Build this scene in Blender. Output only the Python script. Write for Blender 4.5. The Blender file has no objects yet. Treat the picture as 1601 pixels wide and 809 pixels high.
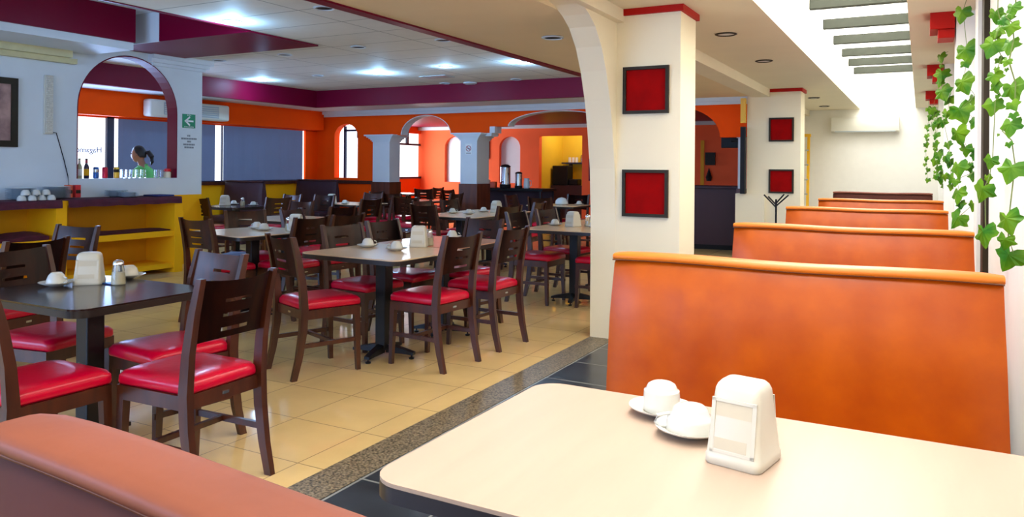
import bpy, bmesh, math, random
from mathutils import Vector, Matrix
random.seed(7)
R = math.radians
S = bpy.context.scene
COL = S.collection

# ------------------------------------------------------------------ camera
F, CX, HY, ROLL, H = 1195.0, 800.5, 263.0, R(0.45), 1.35
YAW = math.atan((1440 - CX) / F)
cd = bpy.data.cameras.new('camera'); cam = bpy.data.objects.new('camera', cd); COL.objects.link(cam)
cd.sensor_width = 36.0; cd.lens = 36.0 * F / 1601.0
cd.shift_x = 0.0; cd.shift_y = -(404.5 - HY) / 1601.0
cd.clip_start = 0.05; cd.clip_end = 200
cam.location = (0, 0, H)
cam.rotation_euler = (Matrix.Rotation(YAW, 3, 'Z') @ Matrix.Rotation(R(90), 3, 'X') @ Matrix.Rotation(ROLL, 3, 'Z')).to_euler()
S.camera = cam

# ------------------------------------------------------------------ world, exposure
w = bpy.data.worlds.new('world'); S.world = w; w.use_nodes = True
bg = w.node_tree.nodes['Background']; bg.inputs[0].default_value = (0.42, 0.62, 1.0, 1); bg.inputs[1].default_value = 1.1
S.view_settings.view_transform = 'Standard'
try: S.view_settings.look = 'None'
except Exception: pass
S.view_settings.gamma = 1.0; S.view_settings.use_curve_mapping = False
S.view_settings.exposure = 0.0
S.cycles.use_denoising = True
S.cycles.sample_clamp_indirect = 6.0
S.cycles.max_bounces = 8; S.cycles.diffuse_bounces = 5

def area(name, loc, size, rot, power, color, spread=180):
    l = bpy.data.lights.new(name, 'AREA'); l.shape = 'RECTANGLE'; l.size, l.size_y = size
    l.energy = power; l.color = color; l.spread = R(spread)
    o = bpy.data.objects.new(name, l); COL.objects.link(o); o.location = loc; o.rotation_euler = rot
    return o
# daylight falling through the roof light over the booth corridor
area('skylight_daylight', (-0.6, 7.3, 3.38), (0.9, 17.8), (0, 0, 0), 390, (1.0, 0.985, 0.94))
# daylight from the shop front behind the camera
area('front_daylight_corridor', (-0.9, -2.9, 1.7), (2.2, 2.0), (R(90), 0, 0), 38, (1.0, 0.93, 0.82))
area('front_daylight_hall', (-6.2, -2.9, 1.6), (6.0, 1.8), (R(90), 0, 0), 330, (0.33, 0.55, 1.0))
# daylight through the hall's window wall and the back room window
area('window_daylight', (-11.15, 7.2, 1.6), (1.2, 1.0), (0, R(-90), 0), 60, (0.30, 0.52, 1.0))
area('back_window_daylight', (-11.8, 15.6, 1.7), (2.2, 1.6), (0, R(-90), 0), 120, (0.75, 0.87, 1.0))

# ------------------------------------------------------------------ helpers: pixel of the photo -> point on a real plane
_fw = (-math.sin(YAW), math.cos(YAW), 0); _rt = (math.cos(YAW), math.sin(YAW), 0)
def ray(px, py):
    u = px - CX; v = -(py - HY); c, s = math.cos(ROLL), math.sin(ROLL)
    a = (u * c - v * s) / F; b = (u * s + v * c) / F
    return (_fw[0] + _rt[0] * a, _fw[1] + _rt[1] * a, b)
def atZ(px, py, z): r = ray(px, py); t = (z - H) / r[2]; return Vector((r[0] * t, r[1] * t, z))
def atX(px, py, x): r = ray(px, py); t = x / r[0]; return Vector((x, r[1] * t, H + r[2] * t))
def atY(px, py, y): r = ray(px, py); t = y / r[1]; return Vector((r[0] * t, y, H + r[2] * t))

# ------------------------------------------------------------------ materials
MATS = {}
def mat(name, col, rough=0.5, metal=0.0, noise=0.0, nscale=8.0, bump=0.0, bscale=40.0, emit=None, estr=0.0, coat=0.0, trans=0.0, stretch=None, col2=None, spec=0.5, alpha=None):
    m = bpy.data.materials.new(name); m.use_nodes = True; nt = m.node_tree; b = nt.nodes['Principled BSDF']
    b.inputs['Base Color'].default_value = (*col, 1); b.inputs['Roughness'].default_value = rough
    b.inputs['Metallic'].default_value = metal; b.inputs['Coat Weight'].default_value = coat; b.inputs['Coat Roughness'].default_value = 0.12
    b.inputs['Transmission Weight'].default_value = trans; b.inputs['Specular IOR Level'].default_value = spec
    if emit: b.inputs['Emission Color'].default_value = (*emit, 1); b.inputs['Emission Strength'].default_value = estr
    tc = nt.nodes.new('ShaderNodeTexCoord'); mp = nt.nodes.new('ShaderNodeMapping'); nt.links.new(tc.outputs['Object'], mp.inputs[0])
    if stretch: mp.inputs['Scale'].default_value = stretch
    if noise > 0 or col2:
        n = nt.nodes.new('ShaderNodeTexNoise'); n.inputs['Scale'].default_value = nscale; n.inputs['Detail'].default_value = 5
        nt.links.new(mp.outputs[0], n.inputs['Vector'])
        mx = nt.nodes.new('ShaderNodeMix'); mx.data_type = 'RGBA'
        c2 = col2 if col2 else tuple(c * (1 - noise) for c in col)
        mx.inputs[6].default_value = (*col, 1); mx.inputs[7].default_value = (*c2, 1)
        rp = nt.nodes.new('ShaderNodeMapRange'); rp.inputs[1].default_value = 0.35; rp.inputs[2].default_value = 0.65
        nt.links.new(n.outputs[0], rp.inputs[0]); nt.links.new(rp.outputs[0], mx.inputs[0]); nt.links.new(mx.outputs[2], b.inputs['Base Color'])
    if bump > 0:
        n2 = nt.nodes.new('ShaderNodeTexNoise'); n2.inputs['Scale'].default_value = bscale; n2.inputs['Detail'].default_value = 3
        nt.links.new(mp.outputs[0], n2.inputs['Vector'])
        bp = nt.nodes.new('ShaderNodeBump'); bp.inputs['Strength'].default_value = bump; bp.inputs['Distance'].default_value = 0.02
        nt.links.new(n2.outputs[0], bp.inputs['Height']); nt.links.new(bp.outputs[0], b.inputs['Normal'])
    MATS[name] = m; return m
def grid_mat(name, col, line, size, width, rough, noise=0.1, off=(0, 0), ratio=1.0, var=0.03, bump=0.0, nscale=6.0):
    m = mat(name, col, rough); nt = m.node_tree; b = nt.nodes['Principled BSDF']
    tc = nt.nodes.new('ShaderNodeTexCoord'); mp = nt.nodes.new('ShaderNodeMapping'); mp.inputs['Location'].default_value = (off[0], off[1], 0)
    nt.links.new(tc.outputs['Object'], mp.inputs[0])
    br = nt.nodes.new('ShaderNodeTexBrick'); br.offset = 0.0; br.inputs['Scale'].default_value = 1.0
    br.inputs['Brick Width'].default_value = size; br.inputs['Row Height'].default_value = size * ratio
    br.inputs['Mortar Size'].default_value = width; br.inputs['Mortar Smooth'].default_value = 0.1
    br.inputs['Color1'].default_value = (*col, 1); br.inputs['Color2'].default_value = (*[c * (1 - var) for c in col], 1); br.inputs['Mortar'].default_value = (*line, 1)
    nt.links.new(mp.outputs[0], br.inputs['Vector'])
    n = nt.nodes.new('ShaderNodeTexNoise'); n.inputs['Scale'].default_value = nscale; n.inputs['Detail'].default_value = 6; nt.links.new(mp.outputs[0], n.inputs['Vector'])
    mx = nt.nodes.new('ShaderNodeMix'); mx.data_type = 'RGBA'; mx.blend_type = 'MULTIPLY'; mx.inputs[0].default_value = 1.0
    rp = nt.nodes.new('ShaderNodeMapRange'); rp.inputs[1].default_value = 0.3; rp.inputs[2].default_value = 0.7; rp.inputs[3].default_value = 1 - noise; rp.inputs[4].default_value = 1.0
    nt.links.new(n.outputs[0], rp.inputs[0]); nt.links.new(br.outputs['Color'], mx.inputs[6]); nt.links.new(rp.outputs[0], mx.inputs[7]); nt.links.new(mx.outputs[2], b.inputs['Base Color'])
    return m
mat('cream_paint', (0.88, 0.80, 0.60), 0.6, noise=0.03, nscale=2, spec=0.15)
mat('white_paint', (0.72, 0.78, 0.84), 0.55, noise=0.05, nscale=2.5, spec=0.3)
mat('bright_white_paint', (0.93, 0.92, 0.87), 0.6, noise=0.02, spec=0.15)
mat('seam_dark', (0.12, 0.03, 0.004), 0.6)
mat('lemon_paint', (0.92, 0.66, 0.05), 0.6, noise=0.06, nscale=2, spec=0.2)
mat('tan_paint', (0.88, 0.72, 0.46), 0.6, noise=0.04, nscale=2, spec=0.2)
mat('maroon_paint', (0.17, 0.0008, 0.022), 0.42, noise=0.05, nscale=3, spec=0.14)
mat('red_trim_paint', (0.45, 0.008, 0.004), 0.5, spec=0.15)
mat('orange_paint', (1.0, 0.085, 0.001), 0.6, noise=0.06, nscale=2, spec=0.08)
mat('yellow_paint', (1.0, 0.48, 0.008), 0.5, noise=0.06, nscale=2, spec=0.12)
mat('pale_yellow_paint', (0.66, 0.60, 0.34), 0.6, noise=0.1)
mat('pale_yellow_paint', (0.66, 0.60, 0.34), 0.6, noise=0.1)
mat('ochre_paint', (0.80, 0.40, 0.012), 0.5, noise=0.08, nscale=3, spec=0.2)
mat('dark_wood', (0.082, 0.018, 0.006), 0.34, noise=0.5, nscale=5, stretch=(4, 4, 0.6), coat=0.6, spec=0.35)
MATS['dark_wood'].node_tree.nodes['Principled BSDF'].inputs['Coat Roughness'].default_value = 0.30
mat('brown_wood', (0.11, 0.034, 0.015), 0.28, noise=0.35, nscale=5, stretch=(4, 4, 0.6), coat=0.4)
mat('panel_wood', (0.14, 0.030, 0.010), 0.4, noise=0.5, nscale=4, stretch=(3, 3, 0.4))
mat('red_vinyl', (0.58, 0.0004, 0.028), 0.28, bump=0.06, bscale=30, coat=0.12, spec=0.35)
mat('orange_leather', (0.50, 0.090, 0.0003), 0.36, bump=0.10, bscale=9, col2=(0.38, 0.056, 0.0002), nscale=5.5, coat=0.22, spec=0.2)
MATS['orange_leather'].node_tree.nodes['Principled BSDF'].inputs['Coat Roughness'].default_value = 0.33
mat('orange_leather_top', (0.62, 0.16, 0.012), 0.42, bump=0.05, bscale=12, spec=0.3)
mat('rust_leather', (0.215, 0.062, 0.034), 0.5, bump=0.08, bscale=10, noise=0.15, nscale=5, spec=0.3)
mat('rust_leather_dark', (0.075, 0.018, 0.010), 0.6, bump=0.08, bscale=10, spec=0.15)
mat('plum_leather', (0.040, 0.010, 0.020), 0.55, bump=0.05)
mat('maple_laminate', (0.47, 0.345, 0.262), 0.42, noise=0.05, nscale=3, stretch=(6, 0.8, 1), spec=0.25)
mat('beige_laminate', (0.74, 0.54, 0.35), 0.22, noise=0.06, nscale=3)
mat('pink_laminate', (0.66, 0.36, 0.25), 0.22, noise=0.06, nscale=3)
mat('walnut_laminate', (0.030, 0.012, 0.010), 0.20, noise=0.3, nscale=4, stretch=(5, 1, 1), coat=0.2)
mat('black_edge', (0.020, 0.012, 0.010), 0.35)
mat('black_metal', (0.012, 0.012, 0.014), 0.35, metal=0.3)
mat('porcelain', (0.64, 0.63, 0.58), 0.22, coat=0.2)
mat('blue_porcelain', (0.66, 0.72, 0.76), 0.22, coat=0.2)
mat('cream_plastic', (0.62, 0.585, 0.49), 0.35)
mat('napkin_paper', (0.60, 0.54, 0.42), 0.9, noise=0.02, spec=0.1)
mat('chrome', (0.75, 0.76, 0.78), 0.15, metal=1.0)
mat('sugar', (0.88, 0.78, 0.55), 0.8)
mat('clear_glass', (0.95, 0.97, 0.98), 0.05, trans=1.0)
mat('tv_black', (0.010, 0.010, 0.012), 0.5, spec=0.2)
mat('ac_plastic', (0.75, 0.74, 0.66), 0.4)
mat('ac_grey', (0.38, 0.45, 0.50), 0.4)
mat('blue_shade_glow', (0.10, 0.13, 0.22), 0.8, noise=0.12, nscale=2, emit=(0.20, 0.30, 0.62), estr=0.17)  # faint emission stands in for daylight coming through the shade fabric
mat('window_glow', (0.9, 0.95, 1.0), 0.5, emit=(0.92, 0.97, 1.0), estr=1.6)
mat('sky_panel', (1, 1, 1), 0.5, emit=(1.0, 0.99, 0.95), estr=1.3)
mat('navy_frame', (0.012, 0.022, 0.07), 0.4)
mat('slat_grey', (0.050, 0.054, 0.042), 0.8, noise=0.1, spec=0.1)
mat('picture_red', (0.34, 0.0003, 0.0006), 0.7, noise=0.25, nscale=6, spec=0.08)
mat('frame_dark', (0.028, 0.020, 0.010), 0.5, spec=0.2)
mat('sign_green', (0.0, 0.26, 0.11), 0.4)
mat('ink', (0.12, 0.14, 0.18), 0.7)
mat('sign_white', (0.85, 0.88, 0.88), 0.5)
mat('sign_red', (0.45, 0.03, 0.06), 0.5)
mat('leaf', (0.022, 0.135, 0.003), 0.45, col2=(0.13, 0.27, 0.006), nscale=9, spec=0.2)
mat('stem', (0.16, 0.22, 0.05), 0.6)
mat('maroon_cloth', (0.085, 0.004, 0.022), 0.8, noise=0.3, nscale=12, bump=0.2)
mat('blue_cloth', (0.02, 0.03, 0.16), 0.8)
mat('blue_plastic', (0.01, 0.06, 0.75), 0.35)
mat('steel', (0.45, 0.48, 0.52), 0.25, metal=1.0)
mat('brown_glass', (0.02, 0.012, 0.05), 0.08, coat=0.5)
mat('clear_bottle', (0.55, 0.55, 0.35), 0.08, coat=0.5)
mat('can_blue', (0.03, 0.12, 0.40), 0.3, metal=0.5)
mat('can_red', (0.60, 0.01, 0.04), 0.3, metal=0.5)
mat('can_yellow', (0.75, 0.45, 0.04), 0.3, metal=0.4)
mat('orange_bottle', (0.85, 0.12, 0.03), 0.4)
mat('red_cap', (0.75, 0.01, 0.02), 0.4)
mat('skin', (0.42, 0.19, 0.11), 0.5)
mat('hair', (0.012, 0.007, 0.006), 0.4)
mat('green_shirt', (0.16, 0.62, 0.16), 0.8)
mat('white_shirt', (0.62, 0.72, 0.70), 0.8)
mat('dark_trousers', (0.02, 0.02, 0.03), 0.8)
mat('ladder_yellow', (0.90, 0.50, 0.01), 0.4)
mat('grey_panel', (0.30, 0.32, 0.33), 0.5)
mat('led_cover', (0.80, 0.78, 0.70), 0.3, noise=0.3, nscale=60)
mat('pic_art', (0.50, 0.30, 0.26), 0.6, col2=(0.10, 0.04, 0.06), nscale=4)
mat('pic_landscape', (0.05, 0.16, 0.12), 0.6, col2=(0.10, 0.22, 0.45), nscale=5)
mat('lamp_glow', (1, 1, 1), 0.5, emit=(0.75, 0.92, 1.0), estr=30)
mat('lamp_lens', (0.80, 0.80, 0.78), 0.4)
mat('pink_wall_paint', (1.0, 0.16, 0.055), 0.6, noise=0.05, nscale=2, spec=0.08)
grid_mat('cream_tile', (0.86, 0.60, 0.26), (0.40, 0.28, 0.14), 0.46, 0.003, 0.08, noise=0.16, off=(0.19, 0.15), nscale=2.5)
grid_mat('slate_tile', (0.030, 0.036, 0.048), (0.33, 0.34, 0.32), 0.46, 0.006, 0.28, noise=0.5, off=(0.28, 0.15))
grid_mat('ceiling_tile', (0.84, 0.84, 0.80), (0.36, 0.37, 0.36), 1.22, 0.008, 0.7, noise=0.05, ratio=0.5, off=(0.3, 0.1))
g = mat('granite', (0.30, 0.23, 0.14), 0.4, noise=0.85, nscale=90)

# ------------------------------------------------------------------ mesh building
class MB:
    def __init__(s): s.bm = bmesh.new()
    def box(s, a, b, bev=0.0, seg=2):
        cx, cy, cz = [(a[i] + b[i]) / 2 for i in range(3)]; d = [abs(b[i] - a[i]) for i in range(3)]
        r = bmesh.ops.create_cube(s.bm, size=1.0, matrix=Matrix.Translation((cx, cy, cz)) @ Matrix.Diagonal((*d, 1)))
        if bev > 0:
            es = list({e for v in r['verts'] for e in v.link_edges})
            bmesh.ops.bevel(s.bm, geom=es, offset=bev, segments=seg, profile=0.5, affect='EDGES')
        return s
    def poly(s, pts): vs = [s.bm.verts.new(p) for p in pts]; s.bm.faces.new(vs); return s
    def loft(s, rings, cap=True, closed=True):
        vr = [[s.bm.verts.new(p) for p in r] for r in rings]; n = len(rings[0])
        for a, b in zip(vr[:-1], vr[1:]):
            for i in range(n if closed else n - 1):
                j = (i + 1) % n
                try: s.bm.faces.new((a[i], a[j], b[j], b[i]))
                except Exception: pass
        if cap: s.bm.faces.new(vr[0][::-1]); s.bm.faces.new(vr[-1])
        return s
    def lathe(s, prof, c=(0, 0, 0), n=24, axis='Z', cap=True, rz=None):
        rings = []
        for r, z in prof:
            ring = []
            for i in range(n):
                a = 2 * math.pi * i / n; x, y = max(r, 1e-4) * math.cos(a), max(r, 1e-4) * math.sin(a)
                p = (x, y, z) if axis == 'Z' else ((z, x, y) if axis == 'X' else (x, z, y))
                ring.append((p[0] + c[0], p[1] + c[1], p[2] + c[2]))
            rings.append(ring)
        return s.loft(rings, cap)
    def tube(s, pts, r, n=8):
        rings = []; P = [Vector(p) for p in pts]
        for i, p in enumerate(P):
            d = (P[min(i + 1, len(P) - 1)] - P[max(i - 1, 0)]).normalized()
            u = d.orthogonal().normalized() if abs(d.z) < 0.99 else Vector((1, 0, 0))
            if abs(d.z) < 0.99: u = Vector((0, 0, 1)).cross(d).normalized()
            v = d.cross(u).normalized(); rr = r[i] if isinstance(r, (list, tuple)) else r
            rings.append([p + u * rr * math.cos(2 * math.pi * k / n) + v * rr * math.sin(2 * math.pi * k / n) for k in range(n)])
        return s.loft(rings)
    def bar(s, pts, w, d):
        """square-section bar through pts; w along x, d along y"""
        rings = []
        for i, p in enumerate(pts):
            ww = w[i] if isinstance(w, (list, tuple)) else w; dd = d[i] if isinstance(d, (list, tuple)) else d
            x, y, z = p
            rings.append([(x - ww / 2, y - dd / 2, z), (x + ww / 2, y - dd / 2, z), (x + ww / 2, y + dd / 2, z), (x - ww / 2, y + dd / 2, z)])
        return s.loft(rings)
    def prism(s, outline, plane, lo, hi):
        """outline in 2D, extruded. plane 'YZ' -> along x, 'XZ' -> along y, 'XY' -> along z"""
        def P(p, t): return (t, p[0], p[1]) if plane == 'YZ' else ((p[0], t, p[1]) if plane == 'XZ' else (p[0], p[1], t))
        return s.loft([[P(p, lo) for p in outline], [P(p, hi) for p in outline]])
    def build(s, name, m, parent=None, smooth=False, angle=35):
        bmesh.ops.recalc_face_normals(s.bm, faces=s.bm.faces)
        me = bpy.data.meshes.new(name); s.bm.to_mesh(me); s.bm.free()
        o = bpy.data.objects.new(name, me); COL.objects.link(o); me.materials.append(MATS[m] if isinstance(m, str) else m)
        if smooth:
            for p in me.polygons: p.use_smooth = True
            try: me.set_sharp_from_angle(angle=R(angle))
            except Exception: pass
        if parent: o.parent = parent
        return o
def rrect(w, d, r, n=5, cx=0, cy=0):
    pts = []
    for sx, sy, a0 in ((1, 1, 0), (-1, 1, 90), (-1, -1, 180), (1, -1, 270)):
        for i in range(n + 1):
            a = R(a0 + 90 * i / n); pts.append((cx + sx * (w / 2 - r) + r * math.cos(a), cy + sy * (d / 2 - r) + r * math.sin(a)))
    return pts
def struct(o, label=None, cat=None):
    o['kind'] = 'structure'
    if label: o['label'] = label; o['category'] = cat or 'wall'
    return o
def tag(o, label, cat, group=None, kind=None):
    o['label'] = label; o['category'] = cat
    if group: o['group'] = group
    if kind: o['kind'] = kind
    return o
def empty(name, loc, rz, label, cat, group=None):
    o = bpy.data.objects.new(name, None); COL.objects.link(o); o.location = loc; o.rotation_euler = (0, 0, rz); o.empty_display_size = 0.1
    return tag(o, label, cat, group)
def dup(root, loc, rz, label, group=None):
    r = root.copy(); COL.objects.link(r); r.location = loc; r.rotation_euler = (0, 0, rz); r['label'] = label
    if group: r['group'] = group
    for ch in list(root.children):
        c = ch.copy(); COL.objects.link(c); c.parent = r
        for g_ in list(ch.children):
            d = g_.copy(); COL.objects.link(d); d.parent = c
    return r

# ================================================================== THE SETTING
XL, YB, YE, XR = -11.3, 12.35, 17.0, 0.36      # hall's window wall, arcade wall, end wall, corridor wall
YS = -3.0                                       # shop-front line behind the camera
struct(MB().box((-12.4, YS, -0.1), (-2.33, YE + 1.6, 0)).build('floor', 'cream_tile'), 'polished cream floor tiles of the dining hall', 'floor')
struct(MB().box((-2.33, YS, -0.1), (-2.13, YE, 0.004)).build('trim_1', 'granite'), 'speckled brown granite strip dividing the two floors', 'trim')
struct(MB().box((-2.13, YS, -0.1), (XR + 0.3, YE, 0.002)).build('floor_corridor', 'slate_tile'), 'dark slate tile floor under the booths', 'floor')

# corridor ceiling with the roof-light shaft
struct(MB().box((-2.06, YS, 2.6), (-1.1, YE, 2.75)).build('ceiling_corridor', 'cream_paint'), 'low cream ceiling over the booth corridor', 'ceiling')
struct(MB().box((-0.1, YS, 2.6), (XR, YE, 2.75)).build('ceiling_window_side', 'cream_paint'), 'narrow cream ceiling strip above the ivy wall', 'ceiling')
struct(MB().box((-1.2, YS, 2.75), (-1.1, YE, 3.45)).build('wall_shaft_left', 'bright_white_paint'), 'white left side of the roof light shaft', 'wall')
struct(MB().box((-0.1, YS, 2.75), (0.0, YE, 3.45)).build('wall_shaft_right', 'bright_white_paint'), 'white right side of the roof light shaft', 'wall')
struct(MB().box((-12.4, YS - .1, 2.4), (XR + .1, YS, 3.5)).build('wall_front', 'white_paint'), 'wall above the shop front behind the camera', 'wall')
struct(MB().box((-1.2, YS, 3.45), (0.0, YE, 3.5)).build('window_1', 'sky_panel'), 'bright translucent roof light over the corridor', 'window')
struct(MB().box((-2.6, YE, 0), (XR + .1, YE + 0.1, 3.5)).build('wall_end', 'bright_white_paint'), 'plain cream wall at the far end of the corridor', 'wall')
struct(MB().box((XR, YS, 0), (XR + 0.1, YE, 3.0)).build('wall_right', 'bright_white_paint'), 'bright white wall behind the hanging ivy', 'wall')

# beam and arched wall along the granite strip
def arch_outline(y0, y1, z0, z1, ya, yb, zs, ztop, n=20):
    """wall outline (y,z) with an arched opening from ya to yb reaching the floor z0"""
    pts = [(y0, z0), (ya, z0), (ya, zs)]
    c = (ya + yb) / 2; rx = (yb - ya) / 2
    for i in range(1, n): a = math.pi * (1 - i / n); pts.append((c + rx * math.cos(a), zs + (ztop - zs) * math.sin(a)))
    pts += [(yb, zs), (yb, z0), (y1, z0), (y1, z1), (y0, z1)]
    return pts
# arch: springs at the pilaster (y 5.70) and rises towards the camera
ya, yb, zs, zt = 1.30, 5.70, 1.15, 2.53
def arch_strip(m, x0, x1, ya, yb, zs, zt, z1, n=28, y0=None, y1=None, p=2.0):
    c = (ya + yb) / 2; rx = (yb - ya) / 2; lo = []
    for i in range(n + 1):
        a = math.pi * (1 - i / n); lo.append((c + rx * math.copysign(abs(math.cos(a)) ** (2 / p), math.cos(a)), zs + (zt - zs) * abs(math.sin(a)) ** (2 / p)))
    lo = sorted(lo)
    for (a0, b0), (a1, b1) in zip(lo[:-1], lo[1:]):
        if a1 - a0 < 1e-5: continue
        m.loft([[(x0, a0, b0), (x1, a0, b0), (x1, a0, z1), (x0, a0, z1)], [(x0, a1, b1), (x1, a1, b1), (x1, a1, z1), (x0, a1, z1)]], cap=False)
    return m
m = MB(); AP = [(5.70, 0.6), (5.695, 1.0), (5.67, 1.35), (5.61, 1.67), (5.555, 1.88), (5.47, 2.10), (5.37, 2.27), (5.245, 2.40), (5.12, 2.47), (4.98, 2.52), (4.75, 2.56), (4.3, 2.59), (0.0, 2.60), (-0.6, 2.5), (-1.0, 2.3), (-1.3, 1.9), (-1.4, 1.3)]
for (p0, q0), (p1, q1) in zip(AP[:-1], AP[1:]):
    m.loft([[(-2.33, p0, q0), (-2.12, p0, q0), (-2.12, p0, 2.75), (-2.33, p0, 2.75)], [(-2.33, p1, q1), (-2.12, p1, q1), (-2.12, p1, 2.75), (-2.33, p1, 2.75)]], cap=False)
m.box((-2.33, 5.70, 0), (-2.12, 6.15, 2.75)); m.box((-2.33, YS, 0), (-2.12, -1.4, 2.75))
struct(m.build('wall_arch', 'cream_paint', smooth=True, angle=30), 'cream wall with a wide arch beside the first column', 'wall')
m = MB().box((-2.12, YS, 2.50), (-2.06, 6.15, 2.75)).box((-2.33, 6.15, 2.48), (-2.06, YE, 2.75))
struct(m.build('trim_2', 'cream_paint'), 'cream beam running along the column heads', 'beam')
def column(y, idx, x0=-2.12):
    struct(MB().box((x0, y, 0), (-1.61, y + 0.43, 2.6)).build('wall_column_%s' % idx, 'cream_paint'), 'square cream column, the %s from the camera' % ('nearer' if idx == 'near' else 'farther'), 'column')
    struct(MB().box((-2.06, y - 0.025, 2.55), (-1.585, y + 0.455, 2.6)).build('trim_%d' % (3 if idx == 'near' else 4), 'red_trim_paint'), 'red band around the head of the %s column' % ('nearer' if idx == 'near' else 'farther'), 'trim')
column(5.70, 'near'); column(12.26, 'far')
struct(MB().box((-2.40, 12.26, 0), (-2.12, 12.6, 2.6)).box((-2.56, 12.2, 0), (-2.12, 12.55, 0.98)).build('wall_pier', 'cream_paint'), 'cream pier with a low ledge joined to the farther column', 'wall')
struct(MB().box((-2.40, 12.6, 0), (-2.30, YE, 2.75)).build('wall_corridor_back', 'cream_paint'), 'cream wall behind the farther column', 'wall')

# hall ceiling: low soffit around a raised tiled field
struct(MB().box((-3.66, YS, 2.50), (-2.33, 12.4, 2.58)).build('ceiling_soffit', 'tan_paint'), 'plain tan ceiling band beside the arch', 'ceiling')
struct(MB().box((-3.72, YS, 2.485), (-3.62, 11.4, 2.82)).build('trim_5', 'maroon_paint'), 'thin maroon edge of the tan ceiling band', 'trim')
m = MB().box((-12.0, YS, 2.82), (-9.1, 12.4, 2.9)).box((-9.1, 5.95, 2.82), (-6.42, 12.4, 2.9)).box((-6.42, YS, 2.82), (-3.62, 12.4, 2.9))
struct(m.build('ceiling', 'ceiling_tile'), 'raised white tile ceiling of the dining hall', 'ceiling')
struct(MB().box((-9.1, YS, 3.15), (-6.42, 5.95, 3.25)).build('ceiling_recess', 'white_paint'), 'raised white recess in the ceiling at the left', 'ceiling')
struct(MB().box((-6.44, YS, 2.81), (-6.40, 5.95, 3.15)).build('trim_6', 'maroon_paint'), 'dark edge of the ceiling recess', 'trim')
struct(MB().box((-8.85, 5.95, 2.80), (-6.42, 7.02, 2.835)).box((-7.87, 5.93, 2.80), (-6.42, 5.95, 3.15)).build('ceiling_red_panel', 'maroon_paint'), 'maroon painted panel of the ceiling above the white wall', 'ceiling')
struct(MB().box((-8.9, 5.93, 2.80), (-7.87, 5.95, 3.15)).build('wall_recess', 'white_paint'), 'white end wall of the ceiling recess', 'wall')
struct(MB().box((-8.9, YS, 2.766), (-8.02, 5.735, 3.15)).build('trim_7', 'maroon_paint'), 'maroon boxed beam over the sideboard', 'beam')
struct(MB().box((-8.88, YS, 2.68), (-8.05, 5.73, 2.766)).build('trim_8', 'white_paint'), 'white underside strip below the maroon boxed beam', 'beam')
struct(MB().box((-8.895, YS, 2.60), (-8.75, 5.45, 2.68)).box((-8.895, YS, 2.54), (-8.82, 5.55, 2.60)).build('trim_9', 'pale_yellow_paint'), 'pale yellow moulding under the boxed beam', 'trim')
# maroon fascia of the raised field, left and back
struct(MB().box((-10.47, YS, 2.50), (-10.37, 11.4, 2.82)).box((-10.47, 11.3, 2.50), (-3.72, 11.4, 2.82)).build('trim_10', 'maroon_paint'), 'maroon fascia around the raised tile ceiling', 'trim')
struct(MB().box((XL, YS, 2.50), (-10.47, 12.4, 2.56)).box((-10.47, 11.4, 2.50), (-3.72, 12.4, 2.56)).build('ceiling_back_soffit', 'white_paint'), 'white soffit along the window and arcade walls', 'ceiling')

# white inner wall with an arched hatch at the left
m = MB(); X0, X1 = -9.09, -8.9
m.box((X0, YS, 0.95), (X1, 5.60, 2.82)); m.box((X0, 5.60, 0.95), (X1, 7.0, 1.18)); m.box((X0, 7.0, 0.95), (X1, 7.40, 2.82))
arch_strip(m, X0, X1, 5.60, 7.0, 2.04, 2.745, 2.82)
m.box((X0, YS, 2.8), (X1, 5.95, 3.2))
struct(m.build('wall_left', 'white_paint', smooth=True, angle=30), 'pale blue white wall with an arched hatch', 'wall')
m = MB(); n = 24
pts = [(5.602, 1.182), (5.602, 2.04)] + [(6.3 + 0.698 * math.cos(math.pi * (1 - i / n)), 2.04 + 0.70 * math.sin(math.pi * (1 - i / n))) for i in range(1, n)] + [(6.998, 2.04), (6.998, 1.182)]
ins = [(6.3 + (y - 6.3) * 0.985, 1.182 if z < 1.2 else 2.04 + (z - 2.04) * 0.985 if z > 2.04 else z) for y, z in pts]
for i in range(len(pts) - 1):
    m.loft([[(X0 - .001, *pts[i]), (X1 + .001, *pts[i]), (X1 + .001, *ins[i]), (X0 - .001, *ins[i])], [(X0 - .001, *pts[i + 1]), (X1 + .001, *pts[i + 1]), (X1 + .001, *ins[i + 1]), (X0 - .001, *ins[i + 1])]], cap=False)
struct(m.build('trim_11', 'maroon_paint', smooth=True), 'maroon painted reveal of the arched hatch', 'trim')
struct(MB().box((X0, YS, 0), (X1, 7.40, 0.95)).build('wall_left_dado', 'yellow_paint'), 'yellow lower part of the white inner wall', 'wall')
m = MB()
for k, (e, z0, z1) in enumerate(((0.03, 2.66, 2.70), (0.07, 2.70, 2.75), (0.11, 2.75, 2.82))): m.box((X0 - e, 6.55 if k else 6.6, z0), (X1 + e, 7.40 + e, z1))
struct(m.build('trim_12', 'white_paint'), 'stepped white cornice at the end of the inner wall', 'trim')

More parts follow.
